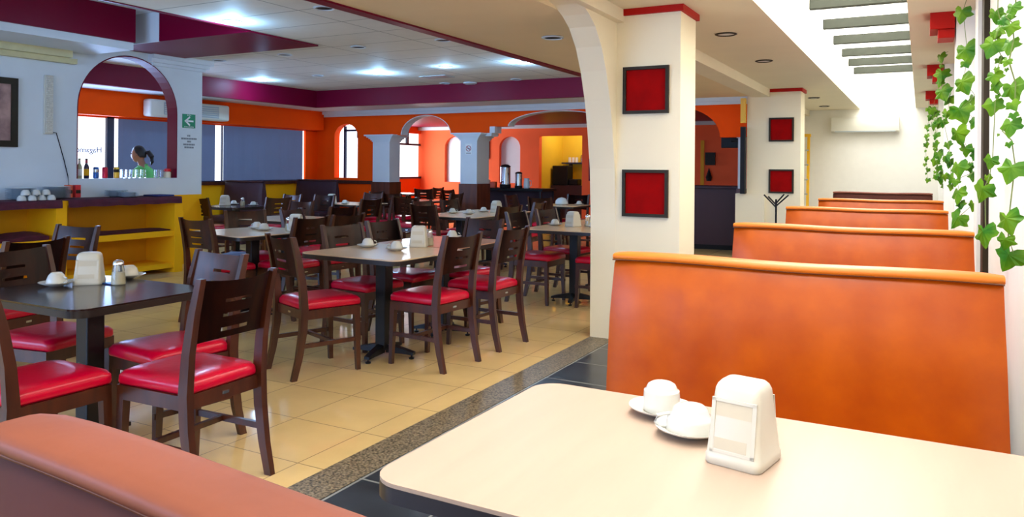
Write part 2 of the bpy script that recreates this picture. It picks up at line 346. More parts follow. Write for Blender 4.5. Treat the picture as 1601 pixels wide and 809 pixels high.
# window wall (x = XL)
m = MB().box((XL - 0.1, YS, 0), (XL, 12.45, 1.0)); struct(m.build('wall_window', 'yellow_paint'), 'yellow wall below the shaded windows', 'wall')
struct(MB().box((XL - 0.1, YS, 2.09), (XL, 12.45, 2.6)).box((XL, YS, 2.11), (XL + 0.22, 12.3, 2.50)).build('wall_window_head', 'orange_paint'), 'orange boxed lintel over the shaded windows', 'wall')
struct(MB().box((XL - 0.1, 12.0, 1.0), (XL, 12.45, 2.1)).build('wall_window_end', 'orange_paint'), 'orange wall piece beside the shaded windows', 'wall')
struct(MB().box((XL - 0.1, YS, 1.0), (XL + 0.06, 12.3, 1.06)).build('trim_13', 'dark_wood'), 'dark sill rail under the shaded windows', 'trim')
def window(n, lo, hi, axis, bars, glow='window_glow', frame='navy_frame', label='', t=0.03):
    w_ = empty('window_%d' % n, ((lo[0] + hi[0]) / 2, (lo[1] + hi[1]) / 2, lo[2]), 0, label, 'window'); w_['kind'] = 'structure'
    off = w_.location
    def sh(p): return (p[0] - off[0], p[1] - off[1], p[2] - off[2])
    MB().box(sh(lo), sh(hi)).build('glass', glow, w_)
    f = MB()
    for a, b in bars: f.box(sh(a), sh(b))
    f.build('frame', frame, w_)
    return w_
xg = XL - 0.06
window(2, (xg, 5.0, 1.06), (xg + 0.01, 12.0, 2.12), 'x', [((xg, 7.60, 1.06), (XL + 0.0, 7.72, 2.12)), ((xg, 9.86, 1.06), (XL - 0.02, 9.88, 2.1)), ((xg, 5.0, 1.04), (XL, 12.0, 1.08))], label='wide window of the hall glowing between blue grey shades')
def shade(y0, y1, lab):
    o = empty('roller_shade', (XL - 0.015, (y0 + y1) / 2, 1.05), 0, lab, 'roller shade', 'roller shades on the window wall')
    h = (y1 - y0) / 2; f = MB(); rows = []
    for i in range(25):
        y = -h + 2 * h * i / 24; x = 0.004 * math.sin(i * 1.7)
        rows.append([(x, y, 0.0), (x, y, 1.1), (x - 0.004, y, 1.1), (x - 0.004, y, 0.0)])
    f.loft(rows).build('fabric', 'blue_shade_glow', o)
    MB().tube([(0, -h, 0.01), (0, h, 0.01)], 0.012).build('hem_bar', 'ac_grey', o)
    return o
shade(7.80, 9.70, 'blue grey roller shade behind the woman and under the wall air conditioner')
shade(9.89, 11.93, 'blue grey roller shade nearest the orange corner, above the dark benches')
# lettering on the open pane, seen from inside
t = bpy.data.curves.new('lettering', 'FONT'); t.body = 'Hagamos'; t.size = 0.13; t.extrude = 0.002
to = bpy.data.objects.new('window_lettering', t); COL.objects.link(to); to.rotation_euler = (R(90), 0, R(-90)); to.location = (XL - 0.035, 7.54, 1.54)
t.materials.append(MATS['can_blue']); tag(to, 'blue reversed lettering on the bright pane left of the woman', 'lettering')

# arcade wall (y = YB) seen from the hall
def arcade():
    m = MB(); y0, y1 = YB, YB + 0.22; TOP = 2.56
    def bx(a, b, z0, z1): m.box((a, y0, z0), (b, y1, z1))
    bx(XL - .6, -10.83, 0, TOP); bx(-10.83, -10.21, 0, 1.12)
    def archtop(a, b, zs, zt, z1=TOP, n=20, p=2.0):
        c = (a + b) / 2; r = (b - a) / 2; P = []
        for i in range(n + 1):
            t_ = math.pi * (1 - i / n); P.append((c + r * math.cos(t_), zs + (zt - zs) * math.sin(t_)))
        for (a0, b0), (a1, b1) in zip(P[:-1], P[1:]):
            m.loft([[(a0, y0, b0), (a0, y1, b0), (a0, y1, z1), (a0, y0, z1)], [(a1, y0, b1), (a1, y1, b1), (a1, y1, z1), (a1, y0, z1)]], cap=False)
    archtop(-10.83, -10.21, 1.98, 2.24)
    bx(-10.21, -9.77, 0, TOP)
    bx(-9.77, -9.12, 1.99, TOP); archtop(-9.12, -7.94, 1.99, 2.375)
    bx(-7.94, -7.08, 1.99, TOP); bx(-7.08, -6.70, 2.12, TOP)
    archtop(-6.70, -4.72, 2.12, 2.385)
    bx(-4.72, -4.2, 1.99, TOP)
    archtop(-4.2, -2.84, 1.87, 2.36)
    bx(-2.84, -2.4, 1.87, TOP)
    return m.build('wall_arcade', 'orange_paint', smooth=True, angle=30)
struct(arcade(), 'orange wall with white rimmed arches across the back of the hall', 'wall')
# white arch soffits
def rim(a, b, zs, zt, n=24, th=0.012):
    m = MB(); c = (a + b) / 2; r = (b - a) / 2; y0, y1 = YB - 0.004, YB + 0.224; P = []
    for i in range(n + 1):
        t_ = math.pi * (1 - i / n); P.append(((c + r * math.cos(t_), zs + (zt - zs) * math.sin(t_)), (c + (r - th) * math.cos(t_), zs + (zt - zs - th) * math.sin(t_))))
    for (o0, i0), (o1, i1) in zip(P[:-1], P[1:]):
        m.loft([[(o0[0], y0, o0[1]), (o0[0], y1, o0[1]), (i0[0], y1, i0[1]), (i0[0], y0, i0[1])], [(o1[0], y0, o1[1]), (o1[0], y1, o1[1]), (i1[0], y1, i1[1]), (i1[0], y0, i1[1])]], cap=False)
    return m
m = rim(-9.12, -7.94, 1.99, 2.375); m2 = rim(-6.70, -4.72, 2.12, 2.385)
struct(m.build('trim_14', 'white_paint', smooth=True), 'white lining of the middle arch', 'trim'); struct(m2.build('trim_15', 'white_paint', smooth=True), 'white lining of the wide arch', 'trim')
struct(MB().box((XL, YB - 0.10, 2.44), (-2.4, YB, 2.50)).box((XL, YB - 0.05, 2.39), (-2.4, YB, 2.44)).build('trim_16', 'white_paint'), 'white crown moulding over the arcade', 'trim')
struct(MB().box((-10.9, YB - 0.03, 1.0), (-9.75, YB, 1.07)).build('trim_17', 'dark_wood'), 'dark dado rail left of the first white pillar', 'trim')
def pillar(x0, x1, y0, y1, n, lab, dado=1.05):
    m = MB().box((x0, y0, dado), (x1, y1, 1.88))
    for k in range(5):
        e = 0.02 + 0.13 * (k / 4) ** 1.3; m.box((x0 - e, y0 - e * .7, 1.86 + k * 0.028), (x1 + e, y1 + e * .7, 1.86 + (k + 1) * 0.028))
    struct(m.build('wall_pillar_%s' % n, 'white_paint'), 'white upper shaft and capital of the ' + lab, 'pillar')
    struct(MB().box((x0 - .02, y0 - .02, 0), (x1 + .02, y1 + .02, dado)).build('wall_pillar_base_%s' % n, 'panel_wood'), 'wood panelled base of the ' + lab, 'pillar')
pillar(-9.77, -9.35, YB - .06, YB + .28, 'left', 'left arcade pillar')
pillar(-7.63, -7.27, YB - .15, YB + .3, 'middle', 'middle arcade pillar')
pillar(-2.58, -2.47, YB + .12, YB + .24, 'right', 'arcade pillar behind the farther column')
struct(MB().box((-7.07, YB - .03, 2.0), (-6.96, YB + .22, 2.12)).box((-7.16, YB - .03, 1.94), (-7.03, YB + .22, 2.0)).build('trim_18', 'white_paint'), 'stepped white corbel beside the middle pillar', 'trim')
# left arched window in the arcade wall
window(3, (-10.83, YB + 0.16, 1.12), (-10.21, YB + 0.17, 2.25), 'y', [((-10.68, YB + .12, 1.12), (-10.63, YB + .16, 2.2)), ((-10.68, YB + .12, 2.09), (-10.30, YB + .16, 2.13)), ((-10.33, YB + .12, 1.95), (-10.27, YB + .16, 2.13))], label='small arched window glowing white in the orange wall')

# back room beyond the arcade
XB = -11.9
struct(MB().box((-12.5, YB + .2, 2.42), (-2.5, YE + 1.7, 2.52)).build('ceiling_back_room', 'maroon_paint'), 'maroon ceiling of the back room', 'ceiling')
struct(MB().box((XB, YE - 0.12, 2.34), (-2.6, YE, 2.42)).build('trim_19', 'white_paint'), 'white crown moulding of the back room', 'trim')
m = MB(); 
for a, b, z0, z1 in ((-12.5, -11.12, 0, 2.5), (-11.12, -10.45, 0, .97), (-10.45, -9.47, 0, 2.5), (-9.47, -8.87, 0, .97), (-8.87, -8.34, 0, 2.5), (-8.34, -7.19, 2.15, 2.5), (-7.19, -2.5, 0, 2.5)): m.box((a, YE, z0), (b, YE + .15, z1))
def niche_top(a, b, zs, zt, n=14):
    c = (a + b) / 2; r = (b - a) / 2
    for i in range(n):
        t0, t1 = math.pi * (1 - i / n), math.pi * (1 - (i + 1) / n)
        p0 = (c + r * math.cos(t0), zs + (zt - zs) * math.sin(t0)); p1 = (c + r * math.cos(t1), zs + (zt - zs) * math.sin(t1))
        m.loft([[(p0[0], YE, p0[1]), (p0[0], YE + .15, p0[1]), (p0[0], YE + .15, 2.5), (p0[0], YE, 2.5)], [(p1[0], YE, p1[1]), (p1[0], YE + .15, p1[1]), (p1[0], YE + .15, 2.5), (p1[0], YE, 2.5)]], cap=False)
niche_top(-11.12, -10.45, 1.88, 2.18); niche_top(-9.47, -8.87, 1.86, 2.15)
struct(m.build('wall_back', 'pink_wall_paint', smooth=True, angle=30), 'orange back wall with two arched niches and a doorway', 'wall')
struct(MB().box((-11.2, YE + .11, .9), (-10.4, YE + .14, 2.25)).box((-9.55, YE + .11, .9), (-8.8, YE + .14, 2.25)).build('wall_niche_backs', 'white_paint'), 'pale blue backs of the two arched niches', 'wall')
struct(MB().box((-9.0, YE + 1.5, 0), (-6.0, YE + 1.6, 2.6)).build('wall_kitchen', 'lemon_paint'), 'yellow wall of the kitchen seen through the doorway', 'wall')
struct(MB().box((-8.42, YE + .15, 0), (-8.38, YE + 1.5, 2.5)).build('wall_kitchen_left', 'lemon_paint'), 'yellow left side wall of the kitchen doorway', 'wall')
struct(MB().box((-7.17, YE + .15, 0), (-7.13, YE + 1.5, 2.5)).build('wall_kitchen_right', 'lemon_paint'), 'yellow right side wall of the kitchen doorway', 'wall')
struct(MB().box((-4.33, YE - .02, 1.0), (-4.25, YE + .0, 2.0)).build('trim_20', 'ochre_paint'), 'yellowish strip on the back wall', 'trim')
m = MB().box((XB - .1, YB + .22, 0), (XB, YE, 1.05)).box((XB - .1, YB + .22, 2.25), (XB, YE, 2.5)).box((XB - .1, YB + .22, 1.0), (XB, 14.1, 2.4))
struct(m.build('wall_back_room_left', 'orange_paint'), 'orange wall under the back room window', 'wall')
window(4, (XB - .08, 14.1, 1.05), (XB - .07, YE, 2.4), 'x', [((XB - .06, 15.55, 1.05), (XB, 15.68, 2.3)), ((XB - .06, 14.1, 1.05), (XB + .03, YE, 1.1)), ((XB - .06, 14.1, 1.93), (XB, YE, 1.98)), ((XB - .06, 16.4, 1.95), (XB, 16.47, 2.4))], label='tall bright window of the back room framed in navy')

# roof-light slats, structural
slat0 = None
for k, y in enumerate((8.97, 10.30, 11.6, 12.9, 14.1, 15.3)):
    o = MB().box((-1.099, 0, 3.13), (-0.101, 0.10, 3.25), 0.006).build('skylight_slat', 'slat_grey') if slat0 is None else slat0.copy()
    if slat0: COL.objects.link(o)
    else: slat0 = o
    o.location.y = y
    tag(o, 'grey slat across the roof light, ' + ('topmost in the frame and nearest', 'second from the camera', 'third from the camera', 'fourth from the camera', 'second from the end wall', 'nearest the end wall')[k], 'slat', 'slats across the roof light')
# window-side trims: red brackets, posts
def bracket(y, lab):
    r_ = empty('wall_bracket', (0.14, y, 2.6), 0, lab, 'bracket', 'red brackets under the ceiling')
    MB().box((-0.085, 0, -0.13), (0.085, 0.35, 0), 0.004).build('upper_block', 'red_trim_paint', r_)
    MB().box((-0.03, 0.03, -0.20), (0.085, 0.30, -0.131), 0.004).build('lower_block', 'red_trim_paint', r_)
bracket(6.86, 'red stepped bracket under the ceiling nearest the camera'); bracket(10.2, 'middle red stepped bracket under the ceiling'); bracket(13.5, 'smallest farthest red stepped bracket under the ceiling')
struct(MB().box((0.235, 6.9, 0), (XR, 7.2, 2.6)).box((0.235, 10.2, 0), (XR, 10.5, 2.6)).box((0.235, 13.5, 0), (XR, 13.8, 2.6)).build('wall_pilasters', 'bright_white_paint'), 'slim white pilasters on the ivy wall', 'wall')
struct(MB().box((XR - .05, 5.62, 0), (XR, 5.88, 2.6)).build('trim_21', 'bright_white_paint'), 'white upright beside the dark window post', 'trim')
struct(MB().box((XR - .03, 5.40, 0.0), (XR, 5.60, 2.6)).build('trim_22', 'frame_dark'), 'dark upright post on the ivy wall', 'trim')

# ================================================================== BOOTHS
def booth(y, label, mats=('orange_leather', 'orange_leather_top', 'plum_leather'), x0=-0.957, x1=0.21, zt=1.05, rz=0, both=True, name='booth_bench', th=0.12):
    cx = (x0 + x1) / 2; wd = x1 - x0
    r_ = empty(name, (cx, y, 0), rz, label, 'booth')
    # backrest, origin at its camera-side face; bowed cushion surface
    m = MB(); rows = []
    prof = []   # (y, z) closed loop through the thickness, rounded top
    zz = [0.38, 0.5, 0.62, 0.74, 0.84, 0.92, 0.97, zt - .045]
    fr = [(-0.014 + 0.0, zz[0]), (-0.020, zz[1]), (-0.022, zz[2]), (-0.020, zz[3]), (-0.015, zz[4]), (-0.004, zz[5]), (0.008, zz[6]), (0.020, zz[7]), (0.028, zt - .026), (0.040, zt - .018)]
    bk = [(th - p[0], p[1]) for p in fr][::-1]
    loop = fr + bk
    nx = 28
    for i in range(nx + 1):
        u = i / nx; e = min(1, min(u, 1 - u) * 9); pin = (1 - math.sqrt(max(0, 1 - (1 - e) ** 2)))
        ring = []
        for (yy, z) in loop:
            yc = th / 2; fl = 0.022 * (1 - min(1, max(0, (z - 0.38) / 0.6)))
            x = (-wd / 2 - fl) * (1 - u) + (wd / 2 + fl) * u
            wrk = 0.0025 * math.sin(u * 47 + z * 7) * (1 if z < .95 else 0) * e
            ring.append((x, yc + (yy - yc) * (1 - 0.28 * pin) + wrk, z - 0.012 * pin * (1 if z > .9 else 0)))
        rows.append(ring)
    bk_ = m.loft(rows).build('backrest', mats[0], r_, smooth=True, angle=60)
    # top roll
    m = MB(); rows = []
    for i in range(nx + 1):
        u = i / nx; e = min(1, min(u, 1 - u) * 14); k = math.sqrt(max(0, 1 - (1 - e) ** 2)) * .25 + .75
        x = -wd / 2 - 0.002 + (wd + 0.004) * u; ring = []
        for j in range(14):
            a = 2 * math.pi * j / 14; cyy = math.copysign(abs(math.cos(a)) ** .6, math.cos(a)); czz = math.copysign(abs(math.sin(a)) ** .75, math.sin(a))
            ring.append((x, th / 2 + cyy * (th / 2 - 0.010) * k, zt - .015 + czz * 0.015 * k + 0.003 * math.sin(u * 9)))
        rows.append(ring)
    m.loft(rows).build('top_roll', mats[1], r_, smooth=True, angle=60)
    MB().tube([(-wd / 2 + wd * i / 24, 0.016 + .0, zt - .0245 + 0.003 * math.sin(i / 24 * 9)) for i in range(0, 25)], 0.0028, 6).build('piping', 'seam_dark', r_, smooth=True)
    def seat(s):
        ya, yb_ = (-0.46, -0.005) if s < 0 else (th + 0.005, th + 0.46)
        MB().box((-wd / 2, ya, 0.36), (wd / 2, yb_, 0.47), 0.035, 3).build('seat', mats[0], r_, smooth=True)
        MB().box((-wd / 2 + .01, ya + (.04 if s < 0 else 0), 0.0), (wd / 2 - .01, yb_ - (0 if s < 0 else .04), 0.359)).build('base', mats[2], r_)
    seat(-1)
    if both: seat(1)
    MB().box((-wd / 2, 0.01, 0.0), (wd / 2, th - .01, 0.38)).build('plinth', mats[2], r_)
    return r_
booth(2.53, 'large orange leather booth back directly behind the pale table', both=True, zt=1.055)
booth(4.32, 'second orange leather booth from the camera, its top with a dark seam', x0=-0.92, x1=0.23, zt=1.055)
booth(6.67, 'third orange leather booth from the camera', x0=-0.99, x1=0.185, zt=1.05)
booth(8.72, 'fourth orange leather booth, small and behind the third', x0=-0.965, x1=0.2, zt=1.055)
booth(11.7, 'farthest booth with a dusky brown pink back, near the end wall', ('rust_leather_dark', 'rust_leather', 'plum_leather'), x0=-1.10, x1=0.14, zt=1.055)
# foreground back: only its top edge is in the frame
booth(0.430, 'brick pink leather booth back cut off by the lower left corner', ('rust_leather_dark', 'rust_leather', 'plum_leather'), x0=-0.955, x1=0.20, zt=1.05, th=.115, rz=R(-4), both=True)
# dark benches by the window wall
booth(9.80, 'dark plum bench by the window wall, left of the two', ('plum_leather', 'plum_leather', 'plum_leather'), x0=-11.2, x1=-10.25, zt=1.09)
booth(11.62, 'dark plum bench in the orange corner below the small arched window', ('plum_leather', 'plum_leather', 'plum_leather'), x0=-11.2, x1=-10.16, zt=1.09)

# ================================================================== TABLES
def make_table(x, y, rz, w, d, top, label, group='square pedestal tables', ped=True, z=0.75, name='dining_table', pedname=None):
    t = empty(name, (x, y, 0), rz, label, 'table', group)
    MB().prism(rrect(w, d, 0.07, 6), 'XY', z - 0.008, z).build('tabletop', top, t, smooth=True, angle=30)
    MB().prism(rrect(w + .002, d + .002, 0.071, 6), 'XY', z - 0.038, z - 0.0082).build('edge_band', 'black_edge', t, smooth=True, angle=30)
    MB().box((-0.045, -0.045, 0.06), (0.045, 0.045, z - 0.04), 0.008).box((-.16, -.16, z - .05), (.16, .16, z - .0385)).build('pedestal', 'black_metal', t)
    for k in range(4):
        a = R(12 + 90 * k) if w < 1.1 else R(30 + 90 * k + (30 if k % 2 else 0))
        c, s_ = math.cos(a), math.sin(a); L = 0.24
        def P(r, o, zz): return (c * r - s_ * o, s_ * r + c * o, zz)
        f = MB(); f.loft([[P(0.03, -.028, .035), P(0.03, .028, .035), P(0.03, .028, .095), P(0.03, -.028, .095)], [P(L * .7, -.024, .035), P(L * .7, .024, .035), P(L * .7, .024, .068), P(L * .7, -.024, .068)], [P(L, -.02, .03), P(L, .02, .03), P(L, .02, .05), P(L, -.02, .05)]])
        f.lathe([(0.018, 0.0), (0.02, 0.012), (0.006, 0.016), (0.006, 0.034)], P(L - .02, 0, 0), 10)
        f.build('foot', 'black_metal', t)
    return t
# the near booth table
tb = make_table(-0.340, 1.552, R(-0.6), 1.20, 0.775, 'maple_laminate', 'pale maple table with black edge in the right foreground', None)
for c in tb.children:
    if c.name.startswith('edge_band'): c.scale = (1, 1, 1)
TT = [  # x, y, rot, w, d, top, label
 (-3.49, 2.27, 0, .88, .70, 'walnut_laminate', 'dark brown table at the left holding a napkin dispenser, cups and sugar jar'),
 (-5.55, 2.68, 0, .80, .80, 'walnut_laminate', 'dark brown table cut off by the left edge of the frame'),
 (-3.37, 4.38, R(-3), .88, .80, 'beige_laminate', 'pale table in the middle with two upturned cups and a cream dispenser'),
 (-3.42, 5.205, R(1), .78, .78, 'pink_laminate', 'pinkish table pushed against the back of the middle pale table'),
 (-5.42, 5.08, R(-8), .86, .86, 'beige_laminate', 'pale blue lit table with two cups, left of the middle table'),
 (-9.05, 8.15, R(0), .85, .85, 'walnut_laminate', 'dark table in front of the left plum bench'),
 (-8.2, 9.84, R(0), .85, .80, 'beige_laminate', 'pale table left of the wood base pillar with two cups'),
 (-5.15, 8.25, R(0), .90, .80, 'beige_laminate', 'pale table with three cups in front of the middle pillar'),
 (-5.2, 9.10, R(0), .90, .80, 'beige_laminate', 'pale table joined to the back of the three cup table'),
 (-3.08, 7.12, R(0), .86, .80, 'beige_laminate', 'pale table with a cream dispenser beside the near column'),
 (-3.08, 8.02, R(0), .86, .80, 'beige_laminate', 'pale table joined behind the table beside the near column'),
 (-8.05, 11.4, R(0), .85, .80, 'beige_laminate', 'small pale table in front of the middle arch'),
 (-5.25, 11.45, R(0), .85, .80, 'beige_laminate', 'small pale table with rounded white pots under the wide arch'),
 (-10.4, 14.4, R(0), .80, .80, 'beige_laminate', 'distant table below the back room window'),
 (-6.5, 6.6, R(0), .80, .80, 'beige_laminate', 'table half hidden among chairs behind the blue lit table'),
]
for t_ in TT: make_table(*t_)

# ================================================================== CHAIRS
def make_chair(label, wood='dark_wood'):
    c = empty('dining_chair', (0, 0, 0), 0, label, 'chair', 'dining chairs around the tables')
    # seat cushion
    m = MB(); rings = []
    for (z, s_, r) in ((.435, .97, .03), (.445, 1.0, .04), (.470, 1.0, .045), (.486, .96, .06), (.495, .86, .08), (.498, .6, .08)):
        ring = []
        for (px, py) in rrect(.42 * s_, .42 * s_, r * s_, 4, 0, .01):
            k = 1 - 0.10 * (0.5 - py); ring.append((px * k, py, z))
        rings.append(ring)
    m.loft(rings).build('seat', 'red_vinyl', c, smooth=True, angle=60)
    MB().box((-.195, .175, .375), (.195, .200, .434)).box((-.185, -.20, .375), (.185, -.178, .434)).box((-.205, -.19, .375), (-.183, .19, .434)).box((.183, -.19, .375), (.205, .19, .434)).build('seat_frame', wood, c)
    for s_ in (-1, 1):
        MB().bar([(s_ * .193, .195, 0), (s_ * .190, .187, .2), (s_ * .186, .180, .434)], [.026, .032, .038], [.028, .034, .040]).build('leg', wood, c)
        MB().bar([(s_ * .196, -.262, 0), (s_ * .197, -.228, .14), (s_ * .198, -.204, .30), (s_ * .198, -.196, .44), (s_ * .197, -.208, .60), (s_ * .196, -.236, .76), (s_ * .195, -.272, .905)], [.028, .03, .032, .034, .032, .030, .026], [.036, .042, .048, .050, .044, .038, .030]).build('leg', wood, c)
    for s_ in (-1, 1): MB().bar([(s_ * .193, .0, .195), (s_ * .193, .0, .222)], .018, .42).build('stretcher', wood, c)
    MB().bar([(0, .02, .197), (0, .02, .22)], .37, .022).build('stretcher', wood, c)
    # curved back panel with three slots
    m = MB(); xs = [-.186, -.15, -.11, -.07, -.035, 0, .035, .07, .11, .15, .186]
    zs_ = [.635, .675, .690, .735, .750, .795, .810, .86, .897]
    def pt(x, z):
        lean = -.208 - .064 * ((z - .6) / .305) ** 1.2 if z > .6 else -.208
        bow = -0.038 * (1 - (x / .186) ** 2)
        zz = z + (-.012 * (1 - (x / .186) ** 2) if z > .88 else (0.012 * (1 - (x / .186) ** 2) if z < .64 else 0))
        return (x, lean + bow + .006, zz)
    V = [[m.bm.verts.new(pt(x, z)) for x in xs] for z in zs_]
    for i in range(len(zs_) - 1):
        for j in range(len(xs) - 1):
            if i in (1, 3, 5) and 3 <= j <= 6: continue
            m.bm.faces.new((V[i][j], V[i][j + 1], V[i + 1][j + 1], V[i + 1][j]))
    bmesh.ops.solidify(m.bm, geom=list(m.bm.faces), thickness=.016)
    m.build('backrest', wood, c, smooth=True, angle=40)
    # small metal tag on the rear rail
    MB().box((-.018, -.2035, .398), (.018, -.2005, .410)).build('rail_tag', 'chrome', c)
    return c
CH = [  # x, y, facing (deg from +y, counter-clockwise), label
 (-2.76, 2.25, 92, 'dark chair in the left foreground, its back towards the aisle, right of the dark table'),
 (-3.23, 2.52, 174, 'dark chair on the far side of the left dark table, behind its right corner'),
 (-3.18, 1.83, 0, 'chair cut off by the left edge, its red seat nearest the pink booth'),
 (-3.98, 2.38, -80, 'chair on the left side of the dark table, slotted back above the cup'),
 (-4.93, 2.66, 98, 'chair at the left edge, red seat just visible behind the dark table'),
 (-5.45, 3.20, 188, 'dark chair in front of the yellow sideboard shelf'),
 (-3.55, 3.90, -21, 'chair at the near left corner of the middle table, seen from the side'),
 (-2.99, 4.42, 85, 'chair at the near right side of the middle table, back towards the aisle'),
 (-2.97, 5.11, 87, 'chair on the aisle side of the pinkish joined table'),
 (-3.72, 4.61, -97, 'chair at the left side of the middle table, behind its two cups'),
 (-3.74, 5.17, -92, 'chair behind the cream dispenser of the middle table'),
 (-3.45, 5.60, 171, 'dark chair at the far end of the pinkish table'),
 (-5.80, 5.45, -115, 'chair behind the two cups of the blue lit table, facing the aisle'),
 (-5.41, 4.72, -3, 'dark chair on the near left side of the blue lit table, by the yellow wall'),
 (-5.06, 5.19, 87, 'dark chair on the right side of the blue lit table'),
 (-5.03, 5.66, 85, 'dark chair beyond the first one right of the blue lit table'),
 (-5.60, 6.08, -78, 'chair facing the aisle behind the sugar jar of the blue lit table'),
 (-7.10, 7.20, 178, 'dark chair with brown back far behind the blue lit table'),
 (-6.05, 6.75, 88, 'brown chair left of the half hidden table, back to the aisle'),
 (-8.94, 7.66, -2, 'dark chair beside the end of the white wall'),
 (-8.50, 8.28, 76, 'brown chair on the right side of the dark table by the plum bench'),
 (-8.89, 8.87, 175, 'chair between the dark table and the left plum bench'),
 (-8.40, 9.10, 181, 'dark slotted chair just in front of the pale table by the plum bench'),
 (-7.55, 9.85, 92, 'chair right of the pale table by the plum bench'),
 (-8.42, 10.36, 180, 'chair at the far side of the pale table by the plum bench'),
 (-5.70, 8.55, -94, 'brown chair on the left of the three cup table'),
 (-5.27, 7.90, -7, 'dark three slot chair at the near side of the three cup table'),
 (-5.68, 9.20, -94, 'chair beyond the left side of the three cup table, facing the aisle'),
 (-4.58, 8.10, 75, 'brown chair on the right of the three cup table'),
 (-4.72, 9.10, 94, 'dark slotted chair on the right of the joined table behind the three cup table'),
 (-3.42, 6.98, -91, 'chair facing right at the left of the table beside the near column'),
 (-3.42, 7.66, -97, 'farther chair facing right beyond the table beside the near column'),
 (-2.74, 7.02, 90, 'chair with crimson seat at the column side of the column side table'),
 (-2.66, 8.02, 90, 'chair at the column side of the far joined table'),
 (-8.06, 10.93, 0, 'dark chair at the near side of the table before the middle arch'),
 (-7.48, 11.42, 90, 'brown chair right of the table before the middle arch'),
 (-8.62, 11.3, -90, 'dark chair left of the table before the middle arch'),
 (-5.85, 11.4, -90, 'brown chair left of the small table under the wide arch'),
 (-5.2, 10.9, 0, 'dark chair at the near side of the table under the wide arch'),
 (-4.65, 11.5, 90, 'dark chair right of the small table under the wide arch'),
 (-5.25, 12.0, 180, 'maroon chair at the far side of the table under the wide arch'),
 (-10.4, 13.85, 0, 'distant dark chair below the left of the back room window'),
 (-9.85, 14.4, 90, 'distant dark chair right of the table below the back room window'),
 (-9.3, 13.6, 10, 'distant dark chair before the pink wall'),
 (-8.5, 13.5, -20, 'distant dark chair left of the middle pillar'),
 (-9.1, 15.0, 180, 'distant chair farthest from the camera, before the pink wall'),
 (-6.9, 9.6, 20, 'dark chair standing alone in front of the wood base of the middle pillar'),
 (-7.1, 8.6, 85, 'dark chair on the open floor left of the three cup table'),
]
base_chair = None
for i, (x, y, a, lab) in enumerate(CH):
    if base_chair is None:
        base_chair = make_chair(lab); base_chair.location = (x, y, 0); base_chair.rotation_euler = (0, 0, R(a))
    else: dup(base_chair, (x, y, 0), R(a), lab)

# ================================================================== TABLEWARE
def make_saucer(loc, lab, g='saucers on the tables', m_='porcelain'):
    o = MB().lathe([(.030, 0), (.034, .002), (.052, .008), (.078, .019), (.080, .022), (.076, .0215), (.050, .011), (.028, .006), (0, .006)], n=32).build('saucer', m_, smooth=True, angle=60)
    o.location = loc; return tag(o, lab, 'saucer', g)
def make_cup(loc, rz, lab, style=0, g='upturned cups on the tables', m_='porcelain'):
    c = empty('coffee_cup', loc, rz, lab, 'cup', g)
    if style == 0:   # straight cup standing upside down: foot ring up
        pr = [(.043, 0), (.0445, .003), (.0440, .030), (.0430, .048), (.0375, .052), (.0365, .056), (.0330, .063), (.024, .068), (.012, .070), (0, .0703)]
    elif style == 1: # wide cup upside down with step
        pr = [(.055, 0), (.056, .003), (.053, .026), (.050, .032), (.042, .036), (.038, .050), (.030, .056), (.018, .058), (0, .058)]
    else:
        pr = [(.046, 0), (.047, .003), (.044, .022), (.036, .042), (.030, .050), (.026, .052), (.025, .056), (.022, .0565), (.02, .052), (0, .052)]
    MB().lathe(pr, n=32).build('body', m_, c, smooth=True, angle=50)
    r0 = .043 if style != 1 else .053
    MB().tube([(r0 - .004, 0, .010), (r0 + .016, 0, .008), (r0 + .026, 0, .018), (r0 + .022, 0, .032), (r0 + .006 - (.012 if style == 1 else 0), 0, .038)], .0042, 8).build('handle', m_, c, smooth=True)
    return c
def make_dispenser(loc, rz, lab, k=1.0, m_='cream_plastic', g='napkin dispensers on the tables'):
    d = empty('napkin_dispenser', loc, rz, lab, 'napkin dispenser', g)
    m = MB(); rings = []
    for z, w_, dd in ((0, .112, .104), (.004, .116, .108), (.020, .116, .108), (.024, .112, .104), (.060, .107, .096), (.110, .100, .083), (.145, .096, .075), (.160, .093, .070), (.170, .087, .062), (.177, .077, .050), (.180, .062, .034)):
        rings.append([(p[0] * k, p[1] * k, z * k) for p in rrect(w_, dd, .014 if z < .15 else .012, 4)])
    m.loft(rings).build('body', m_, d, smooth=True, angle=50)
    def face(s_):
        def fy(z): return -s_ * (.052 - (z / .14) * .015) * k
        f = MB()
        def q(x0, x1, z0, z1, e):
            P = lambda x, z, ee: (x * k, fy(z) - s_ * ee * k, z * k)
            f.loft([[P(x0, z0, 0.0), P(x1, z0, 0.0), P(x1, z1, 0.0), P(x0, z1, 0.0)], [P(x0, z0, e), P(x1, z0, e), P(x1, z1, e), P(x0, z1, e)]])
        q(-.046, -.038, .028, .142, .003); q(.038, .046, .028, .142, .003); q(-.046, .046, .136, .143, .003); q(-.046, .046, .028, .034, .003)
        f.build('faceplate', m_, d)
        f = MB(); q(-.037, .037, .035, .135, .0014); q(-.037, .030, .036, .060, .0028); f.build('napkins', 'napkin_paper', d)
    face(1); face(-1)
    return d
